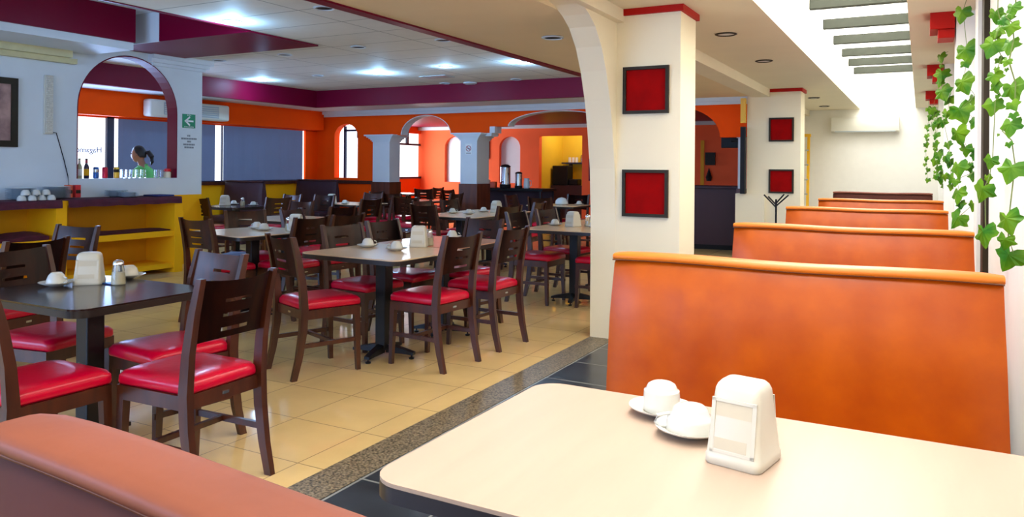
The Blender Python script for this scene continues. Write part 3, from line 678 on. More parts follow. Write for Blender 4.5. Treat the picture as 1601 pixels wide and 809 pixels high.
def make_jar(loc, lab, g='sugar jars on the tables', h=1.0):
    j = empty('sugar_jar', loc, 0, lab, 'jar', g)
    MB().lathe([(.030, 0), (.034, .004), (.033, .03), (.028, .075), (.024, .095), (.0235, .098)], n=20).build('glass', 'clear_glass', j, smooth=True)
    MB().lathe([(.028, .003), (.031, .006), (.030, .03), (.0265, .06), (0, .061)], n=20).build('sugar', 'sugar', j, smooth=True)
    MB().lathe([(.0255, .098), (.0265, .099), (.0265, .108), (.022, .118), (.012, .124), (0, .125)], n=20).build('lid', 'chrome', j, smooth=True)
    return j
T = 0.7503
c1 = (-0.556, 1.825); c2 = (-0.455, 1.715)
make_saucer((c1[0], c1[1], T), 'white saucer at the far edge of the foreground table'); make_cup((c1[0], c1[1], T + .0105), R(118), 'white straight cup upside down on the rear saucer of the foreground table', 0)
make_saucer((c2[0], c2[1], T), 'white saucer partly behind the foreground dispenser'); make_cup((c2[0], c2[1], T + .0105), R(205), 'white wide stepped cup upside down beside the foreground dispenser', 1)
d0 = make_dispenser((-0.320, 1.622, T), R(-11), 'white napkin dispenser in the right foreground on the maple table', 1.0); d0.scale = (1.02, 1.22, .93)
make_jar((-0.318, 1.760, T), 'glass sugar shaker hidden behind the foreground dispenser, only its chrome lid showing')

base_disp = make_dispenser((-3.70, 2.40, T), R(45), 'cream napkin dispenser on the left dark table', .98)
base_disp.scale = (1.15, 1.25, .90)
base_cup = make_cup((-3.755, 2.265, T + .0105), R(10), 'upturned white cup beside the dispenser on the left dark table', 2)
base_sauc = make_saucer((-3.755, 2.265, T), 'white saucer under the nearer cup on the left dark table')
base_jar = make_jar((-3.545, 2.45, T), 'sugar jar with chrome lid on the left dark table')
def cup(px, py, lab, z=T, off=None):
    p = off or atZ(px, py, z)
    dup(base_cup, (p[0], p[1], z + .0105), random.uniform(0, 6), lab); s_ = base_sauc.copy(); COL.objects.link(s_); s_.location = (p[0], p[1], z); s_['label'] = 'saucer under the ' + lab.replace('upturned ', '').replace('half hidden by a chair back', 'by a chair back')
cup(0, 0, 'upturned cup behind the sugar jar on the left dark table', off=(-3.70, 2.62))
tag(MB().box((-.035, -.02, 0), (.035, .02, .006), .002).build('sugar_packet', 'can_blue'), 'blue sugar packet beside the dispenser on the left dark table', 'packet').location = (-3.60, 2.44, T)
cup(575, 387, 'upturned cup, the left of two on the middle pale table'); cup(620, 392, 'upturned cup, the right of two on the middle pale table')
dup(base_disp, (*atZ(655, 386, T)[:2], T), R(25), 'cream napkin dispenser on the middle pale table'); dup(base_jar, (*atZ(671, 384, T)[:2], T), 0, 'sugar jar right of the dispenser on the middle pale table')
cup(707, 373, 'upturned cup half hidden by a chair back on the pinkish table')
cup(0, 0, 'upturned cup, the left of two on the blue lit table', off=(-5.58, 5.28)); cup(0, 0, 'upturned cup, the right of two on the blue lit table', off=(-5.38, 5.18))
dup(base_jar, (-5.22, 5.33, T), 0, 'sugar jar on the blue lit table'); dup(base_disp, (-5.10, 5.30, T), R(30), 'cream napkin dispenser behind a dark chair on the blue lit table')
dup(base_disp, (-9.25, 8.12, T), R(20), 'bluish napkin dispenser on the dark table by the plum bench'); dup(base_jar, (-9.02, 8.25, T), 0, 'sugar jar on the dark table by the plum bench')
cup(0, 0, 'cup beside the sugar jar on the dark table by the plum bench', off=(-8.85, 8.30)); cup(0, 0, 'cup at the white wall end of the dark bench table', off=(-9.35, 8.38))
cup(0, 0, 'left cup on the pale table by the plum bench', off=(-8.15, 9.55)); cup(0, 0, 'right cup on the pale table by the plum bench', off=(-7.95, 9.75)); dup(base_disp, (-8.42, 9.55, T), R(10), 'napkin dispenser on the pale table by the plum bench')
for x, y, l in ((-5.40, 8.45, 'left cup of the three cup table'), (-5.12, 8.40, 'middle cup of the three cup table'), (-5.22, 8.95, 'farther cup of the three cup table')): cup(0, 0, l, off=(x, y))
dup(base_disp, (-5.05, 9.0, T), R(-15), 'cream napkin dispenser on the three cup table')
for x, y, l in ((-3.38, 7.28, 'left cup on the table beside the near column'), (-2.92, 7.22, 'right cup on the table beside the near column'), (-2.76, 7.35, 'cup nearest the cream pilaster on the column side table')): cup(0, 0, l, off=(x, y))
dup(base_disp, (-3.16, 7.25, T), R(-20), 'cream napkin dispenser on the table beside the near column'); dup(base_jar, (-3.04, 7.36, T), 0, 'sugar jar on the table beside the near column')
for x, y, l in ((-8.25, 11.3, 'left cup before the middle arch'), (-7.95, 11.25, 'right cup before the middle arch'), (-5.5, 11.45, 'left cup on the table under the wide arch'), (-4.95, 11.6, 'right cup on the table under the wide arch')): cup(0, 0, l, off=(x, y))
pot = MB().lathe([(.09, 0), (.11, .02), (.10, .07), (.06, .11), (.02, .12), (0, .125)], n=24).build('sugar_pot', 'blue_porcelain', smooth=True); pot.location = (-5.22, 11.5, T); tag(pot, 'large rounded white pot on the table under the wide arch', 'pot')
for k, (x, y, w_, lab) in enumerate(((-5.65, 5.5, 'a', 'folded blue paper menu on the seat of a chair by the blue lit table'),)):
    o = MB().box((-.10, -.14, 0), (.10, .14, .012), .003).build('folded_menu', 'blue_shade_glow'); o.location = (-5.80, 5.22, .499); o.rotation_euler = (0, 0, .4); tag(o, lab, 'menu')

# ================================================================== SIDEBOARD AND ITS THINGS
sb = empty('sideboard', (-8.6, 4.0, 0), 0, 'long yellow open sideboard under the white wall', 'sideboard')
L0, L1 = -2.6, 2.62   # local y
MB().box((-.28, L0, .90), (.30, L1, .95)).build('worktop', 'yellow_paint', sb)
MB().box((-.28, L0, 0), (-.25, L1, .90)).build('back_panel', 'ochre_paint', sb)
for k, y in enumerate((L0, -.6, 1.0, L1 - .12)): MB().box((-.25, y, 0), (.30, y + .12, .90)).build('upright', 'yellow_paint', sb)
for y0, y1 in ((L0 + .12, -.6), (-.48, 1.0), (1.12, L1 - .12)):
    MB().box((-.25, y0, .46), (.28, y1, .53)).build('shelf', 'yellow_paint', sb); MB().box((-.25, y0, .06), (.28, y1, .12)).build('shelf', 'yellow_paint', sb)
def cloth(y0, y1, lab, x0=-8.85, x1=-8.285, z=.951, drop=.075):
    m = MB(); ny = 30; rows = []
    for i in range(ny + 1):
        y = y0 + (y1 - y0) * i / ny; w_ = .006 * math.sin(i * 1.3) + .004 * math.sin(i * 3.1)
        d = drop + .004 * math.sin(i * .9)
        top = [(x0, y, z), (x0, y, z + .006), (-8.6, y, z + .008 + w_ * .3), (x1, y, z + .008), (x1 + .014, y, z), (x1 + .016 + w_, y, z - d * .5), (x1 + .016 + w_ * 1.4, y, z - d), (x1 + .010 + w_ * 1.4, y, z - d), (x1 + .008 + w_, y, z - d * .5), (x1 + .004, y, z - .001)]
        rows.append(top)
    m.loft(rows); return tag(m.build('tablecloth', 'maroon_cloth', smooth=True, angle=70), lab, 'tablecloth', 'maroon cloths on the sideboard')
cloth(2.0, 5.05, 'maroon cloth on the left half of the yellow sideboard'); cloth(5.12, 6.58, 'maroon cloth on the right half of the yellow sideboard')
fold = MB(); rows = []
for i in range(19):
    y = 5.3 + i * .065; hgt = .012 + .03 * max(0, math.sin(i * .35)) * (i / 18); rows.append([(-8.75, y, .531), (-8.35, y, .531), (-8.34, y, .531 + hgt), (-8.55, y, .535 + hgt * 1.5), (-8.75, y, .533 + hgt)])
tag(fold.loft(rows).build('folded_cloth', 'maroon_cloth', smooth=True), 'dark cloth lying on the right shelf of the sideboard', 'cloth')
fold = MB(); rows = []
for i in range(19):
    y = 3.6 + i * .075; hgt = .05 + .04 * abs(math.sin(i * .5)); rows.append([(-8.75, y, .531), (-8.35, y, .531), (-8.34, y, .531 + hgt * .6), (-8.55, y, .535 + hgt), (-8.75, y, .533 + hgt * .8)])
tag(fold.loft(rows).build('folded_cloth', 'maroon_cloth', smooth=True), 'rumpled dark cloth on the left shelf of the sideboard', 'cloth')
bc = MB().box((-.14, -.12, 0), (.14, .12, .018), .006).build('folded_cloth', 'blue_cloth'); bc.location = (-8.5, 6.42, .9615); tag(bc, 'folded navy cloth at the right end of the sideboard top', 'cloth')
plate0 = None
def plates(px, n, where, r=.125, x=-8.62):
    global plate0
    p = atX(px, 300, x)
    for k in range(n):
        if plate0 is None:
            plate0 = MB().lathe([(.07, 0), (.075, .003), (.12, .010), (.125, .013), (.12, .0125), (.07, .006), (0, .006)], n=28).build('plate', 'blue_porcelain', smooth=True); o = plate0
        else: o = plate0.copy(); COL.objects.link(o)
        o.scale = (r / .125,) * 2 + (1,); o.location = (x + random.uniform(-.002, .002), p[1] + random.uniform(-.002, .002), .963 + k * .0095)
        tag(o, 'plate in the stack ' + where, 'plate', 'plates in the stack ' + where)
        o['label'] = ('%s plate of the stack ' % (('lowest', 'second', 'third', 'fourth', 'fifth', 'sixth', 'seventh', 'eighth', 'ninth', 'tenth', 'eleventh', 'twelfth', 'thirteenth', 'fourteenth')[k] if k < n - 1 else 'topmost')) + where
plates(33, 13, 'farthest left on the sideboard', .15, -8.68); plates(88, 14, 'behind the upturned cups on the sideboard', .15, -8.68); plates(182, 8, 'below the left part of the arched hatch', .13, -8.68); plates(201, 6, 'right of centre below the arched hatch', .12, -8.45)
for i, (px, x, k) in enumerate(((34, -8.42, 0), (50, -8.40, 0), (65, -8.42, 0), (80, -8.40, 0), (40, -8.42, 1), (56, -8.42, 1), (72, -8.42, 1))):
    p = atX(px, 300, x); c_ = dup(base_cup, (x, p[1], .9615 + k * .058), 3.3, '%s upturned cup of the %s row before the plate stacks' % (('leftmost', 'second', 'third', 'rightmost')[i] if k == 0 else ('left', 'middle', 'right')[i - 4], 'lower' if k == 0 else 'upper'), 'upturned cups on the sideboard')
for px, lab, m_ in ((107, 'left of two small red orange boxes on the sideboard', 'orange_bottle'), (120, 'right of two small red boxes on the sideboard', 'red_cap')):
    p = atX(px, 290, -8.80); b_ = empty('sauce_box', (-8.80, p[1], .961), 0, lab, 'box', 'small red boxes on the sideboard'); MB().box((-.03, -.035, 0), (.03, .035, .15), .006).build('box_body', m_, b_); MB().box((.0305, -.028, .05), (.032, .028, .09)).build('box_label', 'frame_dark', b_)
# bottles, cans, glasses on the hatch ledge
Z1 = 1.182
def on_ledge(px, x=-8.99): return atX(px, 275, x)
def bottle(px, m_, lab, neck='skin'):
    p = on_ledge(px); b_ = empty('beer_bottle', (p[0], p[1], Z1), 0, lab, 'bottle', 'bottles on the hatch ledge')
    MB().lathe([(.028, 0), (.030, .004), (.030, .13), (.026, .155), (.014, .18), (.0125, .215), (.013, .232)], n=20).build('body', m_, b_, smooth=True)
    MB().lathe([(.0305, .035), (.0308, .04), (.0308, .11), (.0305, .115)], n=20, cap=False).build('paper_label', 'sign_white' if m_ == 'clear_bottle' else 'ochre_paint', b_, smooth=True)
    MB().lathe([(.0135, .185), (.0142, .19), (.0138, .225)], n=16, cap=False).build('neck_foil', neck, b_, smooth=True)
    MB().lathe([(.0145, .232), (.0150, .236), (.0140, .242), (0, .243)], n=16).build('cap', 'frame_dark', b_)
bottle(124, 'clear_bottle', 'clear beer bottle at the left end of the hatch ledge', 'sign_white'); bottle(135, 'brown_glass', 'dark beer bottle, second on the hatch ledge', 'sign_red')
def can(px, m_, lab, top='steel', band=None):
    p = on_ledge(px); b_ = empty('drink_can', (p[0], p[1], Z1), 0, lab, 'can', 'cans on the hatch ledge')
    MB().lathe([(.026, 0), (.033, .008), (.033, .125), (.027, .138)], n=22).build('body', m_, b_, smooth=True)
    MB().lathe([(.027, .138), (.0275, .141), (.025, .139), (0, .139)], n=22).build('can_lid', top, b_)
    if band: MB().lathe([(.0333, .075), (.0335, .078), (.0335, .11), (.0333, .113)], n=22, cap=False).build('band', band, b_, smooth=True)
can(150, 'can_blue', 'blue can on the hatch ledge', band='steel'); can(164, 'can_red', 'red can on the hatch ledge'); can(182, 'can_yellow', 'yellow topped can on the hatch ledge', band='frame_dark')
def glass(px, lab, h=.11, m_='clear_glass'):
    p = on_ledge(px); o = MB().lathe([(.034, 0), (.034, .004), (.030, h), (.028, h), (.031, .008), (0, .006)], n=20, cap=False).build('drinking_glass', m_, smooth=True); o.location = (p[0], p[1], Z1); tag(o, lab, 'glass', 'glasses on the hatch ledge')
for px, lab in ((192, 'glass right after the yellow topped can'), (200, 'second glass after the yellow topped can'), (207, 'third glass after the yellow topped can'), (216, 'glass just left of the woman'), (224, 'glass in front of the woman'), (245, 'glass at the right of the woman'), (252, 'glass beside the red lidded jar')): glass(px, lab)
p = on_ledge(262); j = empty('condiment_jar', (p[0], p[1], Z1), 0, 'glass jar with red lid at the right end of the hatch ledge', 'jar')
MB().lathe([(.04, 0), (.043, .01), (.042, .07), (.032, .085)], n=20).build('body', 'sugar', j, smooth=True); MB().lathe([(.044, .085), (.046, .09), (.044, .115), (.03, .125), (0, .127)], n=20).build('lid', 'red_cap', j, smooth=True)

# ------------------------------------------------------------------ wall things on the left
pf = empty('framed_picture', (-8.9, 4.72, 1.54), 0, 'dark framed picture cut off by the left edge on the white wall', 'picture')
fm = MB(); fm.box((0, .12, 0), (.03, .19, .765)); fm.box((0, -.5, 0), (.03, .12, .07)); fm.box((0, -.5, .695), (.03, .12, .765)); fm.build('frame', 'frame_dark', pf)
MB().box((.004, -.5, .07), (.012, .12, .695)).build('art_print', 'pic_art', pf)
lb = empty('led_light_bar', (-8.9, 5.25, 1.70), 0, 'white ribbed emergency light bar on the white wall, unlit', 'lamp')
MB().box((0, -.05, 0), (.03, .05, .68), .005).build('housing', 'cream_plastic', lb)
f = MB()
for k in range(30): f.box((.03, -.035, .02 + k * .0215), (.042, .04, .035 + k * .0215))
f.build('diffuser', 'led_cover', lb)
pts = [atX(82, 207, -8.885), atX(88, 208, -8.885), atX(93, 225, -8.885), atX(100, 250, -8.885), atX(106, 275, -8.885), atX(108, 292, -8.885)]
tag(MB().tube(pts, .005, 6).build('power_cord', 'tv_black', smooth=True), 'thin dark cord hanging from the light bar to the sideboard', 'cord')
a_, b2 = atX(285, 178, -8.9), atX(305, 201, -8.9)
sg = empty('exit_sign', (-8.9, (a_[1] + b2[1]) / 2, b2[2]), 0, 'green evacuation sign with a white left arrow', 'sign')
hw = (b2[1] - a_[1]) / 2; hh = a_[2] - b2[2]
MB().box((0, -hw, 0), (.006, hw, hh), .002).build('plate', 'sign_green', sg)
ar = [(-.72, .5), (-.1, .82), (.06, .72), (-.3, .57), (.68, .57), (.68, .43), (-.3, .43), (.06, .28), (-.1, .18)]
m = MB(); 
m.loft([[(.0065, y * hw, z * hh) for y, z in ((-.72, .5), (.08, .86), (.2, .76), (-.35, .5))], [(.008, y * hw, z * hh) for y, z in ((-.72, .5), (.08, .86), (.2, .76), (-.35, .5))]])
m.loft([[(.0065, y * hw, z * hh) for y, z in ((-.72, .5), (.08, .14), (.2, .24), (-.35, .5))], [(.008, y * hw, z * hh) for y, z in ((-.72, .5), (.08, .14), (.2, .24), (-.35, .5))]])
m.box((.0065, -.45 * hw, .44 * hh), (.008, .68 * hw, .56 * hh)); m.build('arrow', 'sign_white', sg)
def to_mesh(o):
    dg = bpy.context.evaluated_depsgraph_get(); me = bpy.data.meshes.new_from_object(o.evaluated_get(dg)); n_ = bpy.data.objects.new(o.name, me); COL.objects.link(n_)
    n_.location = o.location; n_.rotation_euler = o.rotation_euler; n_.parent = o.parent
    for k in o.keys(): n_[k] = o[k]
    nm = o.name; bpy.data.objects.remove(o); n_.name = nm; return n_
to_mesh(to)
def text(body, size, loc, parent, m_, name='lettering', rot=(R(90), 0, R(90)), al='CENTER'):
    c = bpy.data.curves.new(name, 'FONT'); c.body = body; c.size = size; c.extrude = .0008; c.align_x = al
    o = bpy.data.objects.new(name, c); COL.objects.link(o); o.location = loc; o.rotation_euler = rot; c.materials.append(MATS[m_])
    if parent: o.parent = parent
    return to_mesh(o)
text('RUTA', .026, (.007, 0, hh * .87), sg, 'sign_white'); text('EVACUACION', .024, (.007, 0, hh * .04), sg, 'sign_white')
a_, b2 = atX(282, 211, -8.9), atX(308, 233, -8.9)
nt_ = empty('wall_notice', (-8.9, (a_[1] + b2[1]) / 2, b2[2]), 0, 'small grey lettered notice below the green evacuation sign', 'sign')
hh = a_[2] - b2[2]
MB().box((0, -.15, -.02), (.002, .15, hh + .02)).build('paper', 'white_paint', nt_)
for k, (wd_) in enumerate((.05, .25, .06, .18, .14)):
    m = MB(); z = hh * (1 - k / 4.6) - .02; y = -wd_ / 2
    while y < wd_ / 2: m.box((.002, y, z), (.0035, y + .011, z + .024)); y += .017
    m.build('printed_line', 'ink', nt_)

# ------------------------------------------------------------------ air conditioners
ac = empty('air_conditioner', (XL + .22, 8.85, 2.14), 0, 'long beige wall air conditioner with grey grille on the orange lintel', 'air conditioner')
MB().box((0, -.80, 0), (.20, .80, .28), .04, 4).build('casing', 'ac_plastic', ac, smooth=True)
f = MB().box((.201, -.55, .04), (.208, .55, .24)); f.build('grille', 'ac_grey', ac)
f = MB()
for k in range(5): f.box((.208, -.54, .06 + k * .035), (.214, .54, .07 + k * .035))
f.build('louvre', 'ac_plastic', ac)
a2 = empty('air_conditioner', (-1.0, YE, 2.12), 0, 'cream split air conditioner on the far corridor wall', 'air conditioner')
m = MB(); rings = []
for x in (-.62, -.615, .615, .62):
    s_ = 1 if abs(x) < .62 else .92
    rings.append([(x, -y * s_, .155 + (z - .155) * s_) for y, z in ((0, 0), (.17, 0), (.21, .03), (.22, .12), (.21, .26), (.18, .31), (0, .31))])
m.loft(rings).build('casing', 'ac_plastic', a2, smooth=True, angle=40)
MB().box((-.55, -.212, .012), (.55, -.17, .03)).build('vent_flap', 'ac_grey', a2)

kl = bpy.data.lights.new('kitchen_fill_light', 'POINT'); kl.energy = 32; kl.color = (1.0, 0.98, 0.95); kl.shadow_soft_size = .12  # added fill with an unseen lamp, brightens the kitchen behind the doorway
ko = empty('kitchen_fill_lamp', (-7.6, YE + .75, 2.5), 0, 'added unseen white dish lamp brightening the kitchen behind the doorway', 'lamp'); klo = bpy.data.objects.new('kitchen_fill_light', kl); COL.objects.link(klo); klo.parent = ko; klo.location = (0, 0, -.1)
MB().lathe([(.03, 0), (.12, -.02), (.13, -.05), (.12, -.052), (.03, -.03)], n=20).build('fill_lamp_shade', 'white_paint', ko)
# ------------------------------------------------------------------ framed red panels on the columns
def red_panel(x, y, z, lab):
    r_ = empty('red_wall_panel', (x, y, z), 0, lab, 'wall panel', 'framed red panels on the columns'); h = .1825; t_ = .024
    f = MB(); f.box((-h, -.028, -h), (h, 0, -h + t_)).box((-h, -.028, h - t_), (h, 0, h)).box((-h, -.028, -h + t_), (-h + t_, 0, h - t_)).box((h - t_, -.028, -h + t_), (h, 0, h - t_)); f.build('frame', 'frame_dark', r_)
    MB().box((-h + t_, -.006, -h + t_), (h - t_, -.001, h - t_)).build('panel', 'picture_red', r_)
red_panel(-1.878, 5.70, 1.962, 'upper red panel in a dark frame on the nearer column'); red_panel(-1.878, 5.70, 1.163, 'lower red panel in a dark frame on the nearer column')
red_panel(-1.888, 12.26, 1.972, 'upper small red panel on the farther column'); red_panel(-1.885, 12.26, 1.180, 'lower small red panel on the farther column')

# ------------------------------------------------------------------ coat rack, ladder, bar, tv
cr = empty('coat_rack', (-1.885, 11.8, 0), 0, 'short dark branching rack in front of the farther column', 'rack')
MB().tube([(0, 0, .03), (0, 0, .92)], .014, 10).build('post', 'tv_black', cr)
for k, (dx, dz) in enumerate(((-.17, .14), (.17, .14), (-.11, .10), (.11, .16))): MB().tube([(0, 0, .80 + k * .02), (dx, (k % 2) * .05 - .02, .90 + dz * .6)], .011, 8).build('branch', 'tv_black', cr)
MB().lathe([(.16, 0), (.16, .02), (.03, .035)], n=24).build('base', 'tv_black', cr)
ld = empty('step_ladder', (-2.12, 16.5, 0), 0, 'yellow folded ladder leaning in the far corner of the corridor', 'ladder')
for s_ in (-1, 1): MB().bar([(s_ * .10, -.1, 0), (s_ * .08, .25, 2.05)], .05, .07).build('rail', 'ladder_yellow', ld)
for k in range(6): MB().bar([(0, -.1 + .35 * (k + .6) / 6.8, .25 + k * .3), (0, -.1 + .35 * (k + .6) / 6.8, .28 + k * .3)], .18, .06).build('step', 'steel', ld)
MB().box((-.12, .2, 2.04), (.12, .3, 2.10)).build('top_cap', 'ladder_yellow', ld)
br = empty('bar_counter', (-3.36, 13.2, 0), R(6), 'dark plum bar counter seen between the two columns', 'counter')
MB().box((-.75, -.25, .08), (.62, .3, 1.03)).build('body', 'plum_leather', br); MB().box((-.78, -.29, 1.03), (.65, .34, 1.075), .008).build('worktop', 'plum_leather', br); MB().box((-.73, -.22, 0), (.60, .28, .08)).build('plinth', 'tv_black', br)
tv = empty('television', (-2.78, 12.82, 1.82), 0, 'small black television hung beside the right arcade pillar', 'television')
MB().box((-.14, -.04, -.11), (.14, .04, .11), .01).build('screen', 'tv_black', tv); MB().tube([(0, 0, 0), (.08, -.10, 0), (.20, -.24, 0)], .012, 8).build('bracket', 'tv_black', tv)
dp = atY(1166, 180, 12.2)
struct(MB().box((-2.47, 12.1, .98), (-2.40, 12.2, 2.02)).build('trim_23', 'tv_black'), 'dark door edge left of the farther column', 'trim')
struct(MB().box((-2.47, 12.1, 2.08), (-2.40, 12.2, 2.46)).build('trim_24', 'ladder_yellow'), 'yellow strip above the dark door edge', 'trim')

# ------------------------------------------------------------------ buffet in the back room, kitchen shelf
bf = empty('buffet_table', (-7.4, 13.5, 0), 0, 'dark buffet table right of the middle pillar carrying coffee urns', 'table')
MB().box((-.85, -.3, .90), (1.0, .35, .95), .005).build('worktop', 'tv_black', bf)
for x in (-.82, .95):
    for y in (-.27, .30): MB().box((x - .02, y - .02, 0), (x + .02, y + .02, .90)).build('leg', 'black_metal', bf)
MB().box((-.8, -.25, .30), (.95, .30, .33)).build('shelf', 'steel', bf); MB().box((-.8, .30, .33), (.95, .33, .9)).build('back_panel', 'plum_leather', bf)
bb = MB().lathe([(.16, 0), (.26, .04), (.30, .16), (.31, .17), (.28, .16), (0, .12)], n=28).build('plastic_basin', 'blue_plastic', smooth=True); bb.location = (-7.55, 13.45, .331); tag(bb, 'bright blue basin on the shelf under the buffet table', 'basin')
def urn(x, s_, lab):
    u = empty('coffee_urn', (x, 13.4, .951), 0, lab, 'urn', 'coffee urns on the buffet')
    MB().lathe([(.11 * s_, 0), (.12 * s_, .02), (.115 * s_, .08 * s_)], n=24).build('base', 'tv_black', u, smooth=True)
    MB().lathe([(.105 * s_, .08 * s_), (.105 * s_, .42 * s_), (.10 * s_, .44 * s_)], n=24).build('tank', 'steel', u, smooth=True)
    MB().lathe([(.108 * s_, .44 * s_), (.11 * s_, .46 * s_), (.06 * s_, .49 * s_), (0, .50 * s_)], n=24).build('lid', 'tv_black', u, smooth=True)
    MB().tube([(0, -.10 * s_, .13 * s_), (0, -.15 * s_, .13 * s_), (0, -.155 * s_, .10 * s_)], .012 * s_, 8).build('tap', 'tv_black', u)
urn(-7.32, .95, 'taller steel coffee urn on the buffet table'); urn(-7.02, .66, 'shorter steel coffee urn on the buffet table')
j = empty('water_pitcher', (-6.83, 13.38, .951), 0, 'white pitcher right of the coffee urns', 'pitcher')
MB().lathe([(.05, 0), (.065, .02), (.06, .12), (.05, .18), (.054, .20)], n=20).build('body', 'blue_porcelain', j, smooth=True); MB().tube([(.05, 0, .16), (.10, 0, .15), (.10, 0, .06), (.055, 0, .04)], .008, 8).build('handle', 'blue_porcelain', j)
for x, h_, m_, lab in ((-7.78, .16, 'blue_porcelain', 'pale carton left of the coffee urns'), (-7.62, .12, 'orange_bottle', 'small red carton left of the coffee urns')):
    o = MB().box((-.06, -.05, 0), (.06, .05, h_), .008).build('carton', m_); o.location = (x, 13.45, .951); tag(o, lab, 'carton')
pp = empty('framed_picture', (-9.88, YE, 1.58), 0, 'small landscape picture on the back wall between the niches', 'picture')
MB().box((-.13, -.03, 0), (.13, 0, .50), .004).build('frame', 'brown_wood', pp); MB().box((-.09, -.034, .05), (.08, -.0305, .45)).build('art_print', 'pic_landscape', pp)
ns = empty('no_smoking_sign', (-7.45, YB - .151, 1.60), 0, 'small no smoking sign on the middle arcade pillar', 'sign')
MB().box((-.07, -.004, 0), (.07, 0, .20)).build('plate', 'sign_white', ns)
m = MB(); rr = []
for k in range(24):
    a = 2 * math.pi * k / 24; rr.append((.05 * math.cos(a), -.006, .11 + .05 * math.sin(a)))
m.tube(rr + [rr[0]], .006, 6); m.tube([(-.035, -.006, .145), (.035, -.006, .075)], .006, 6); m.build('prohibition_ring', 'sign_red', ns)
MB().box((-.03, -.0055, .105), (.03, -.004, .115)).box((-.05, -.0055, .015), (.05, -.004, .03)).build('cigarette_mark', 'ink', ns)
ks = empty('wall_shelf', (-7.85, YE + 1.4, 1.47), 0, 'dark shelf on the yellow kitchen wall', 'shelf')
MB().box((-.45, -.15, 0), (.42, .1, .04)).build('board', 'navy_frame', ks)
for x in (-.25, .25): MB().box((x - .015, -.08, -.12), (x + .015, .1, 0)).build('shelf_bracket', 'navy_frame', ks)
for k, x in enumerate((-8.10, -8.0, -7.9)):
    o = MB().lathe([(.04, 0), (.035, .13), (.033, .13), (.036, .01)], n=14).build('drinking_glass', 'sign_white', smooth=True); o.location = (x, YE + 1.33, 1.511); tag(o, ('leftmost', 'middle', 'rightmost')[k] + ' of the three glasses on the kitchen shelf', 'glass', 'glasses on the kitchen shelf')
for k, x in enumerate((-7.74, -7.58)):
    o = MB().lathe([(.05, 0), (.055, .1), (.045, .17), (.02, .2), (0, .21)], n=16).build('steel_pot', 'steel', smooth=True); o.location = (x, YE + 1.33, 1.511); tag(o, ('left', 'right') [k] + ' steel pot on the kitchen shelf', 'pot', 'steel pots on the kitchen shelf')
fr = empty('coffee_machine', (-8.05, YE + .9, 0), 0, 'dark machine on a cabinet in the kitchen doorway', 'machine')
MB().box((-.30, -.2, 0), (.8, .25, .92)).build('cabinet', 'plum_leather', fr); MB().box((-.28, -.15, .92), (.15, .2, 1.42), .02).build('machine_body', 'tv_black', fr); MB().box((.15, -.1, .92), (.4, .2, 1.08), .03).build('side_unit', 'tv_black', fr)
mb = empty('wall_mailbox', (-6.62, YE, 1.06), 0, 'maroon box with pale blue top strip on the orange wall right of the doorway', 'box')
MB().box((-.35, -.12, 0), (.35, 0, .52), .01).build('body', 'maroon_paint', mb); MB().box((-.22, -.13, .42), (.33, -.12, .50)).build('strip', 'blue_porcelain', mb)
wd = empty('wall_decoration', (-4.1, YE - .02, 1.45), 0, 'dark ornament hanging on the far orange wall between the columns', 'ornament')
MB().box((-.12, -.03, 0), (.10, 0, .28)).build('plaque', 'frame_dark', wd); MB().lathe([(.05, 0), (.07, .08), (.03, .2), (0, .3)], (-.02, -.08, -.35), 14).build('pendant', 'tv_black', wd)
dr = MB().lathe([(.05, 0), (.06, .05), (.05, .14), (.015, .22), (.012, .30), (0, .31)], n=16).build('glass_vase', 'blue_porcelain', smooth=True); dr.location = (-3.55, 13.15, 1.076); tag(dr, 'pale bottle standing on the dark bar counter', 'bottle')
# framed picture on the ivy wall
fp = empty('framed_picture', (XR, 7.6, 2.0), 0, 'red and orange framed picture on the ivy wall, seen edge on', 'picture')
MB().box((-.05, -.40, .22), (0, 1.2, .60), .004).build('frame', 'frame_dark', fp); MB().box((-.056, -.34, .26), (-.051, 1.14, .58)).build('art_print', 'picture_red', fp)

# ================================================================== CEILING LIGHTS
def downlight(x, y, z, lab, lit=False, power=0, grp='recessed ceiling lights'):
    d = empty('ceiling_light', (x, y, z), 0, lab, 'ceiling light', grp)
    MB().lathe([(.095, 0), (.10, -.006), (.085, -.012), (.078, -.006), (.078, 0)], n=28, cap=False).build('trim_ring', 'white_paint' if z > 2.61 or z < 2.55 else 'frame_dark', d, smooth=True)
    MB().lathe([(.078, -.002), (.076, -.0035), (0, -.0035)], n=28).build('lens', 'lamp_glow' if lit else ('tv_black' if z != 2.6 else 'lamp_lens'), d)
    if lit:
        l = bpy.data.lights.new('lamp_light', 'POINT'); l.energy = power; l.color = (0.30, 0.62, 1.0); l.shadow_soft_size = .07
        o = bpy.data.objects.new('lamp_light', l); COL.objects.link(o); o.parent = d; o.location = (0, 0, -.05)
    return d
lit = {(-6.17, 5.49): 42, (-9.91, 9.46): 32, (-7.47, 9.52): 50, (-6.10, 9.33): 12, (-4.86, 9.39): 50}
names = {(-6.17, 5.49): 'glowing ceiling light by the maroon ceiling panel', (-9.91, 9.46): 'glowing ceiling light close to the left maroon fascia', (-7.47, 9.52): 'large glowing ceiling light near the middle of the hall ceiling', (-6.10, 9.33): 'small round glowing ceiling light between two brighter ones', (-4.86, 9.39): 'glowing ceiling light nearest the thin maroon ceiling edge'}
for k, v in lit.items(): downlight(k[0], k[1], 2.818, names[k], True, v)
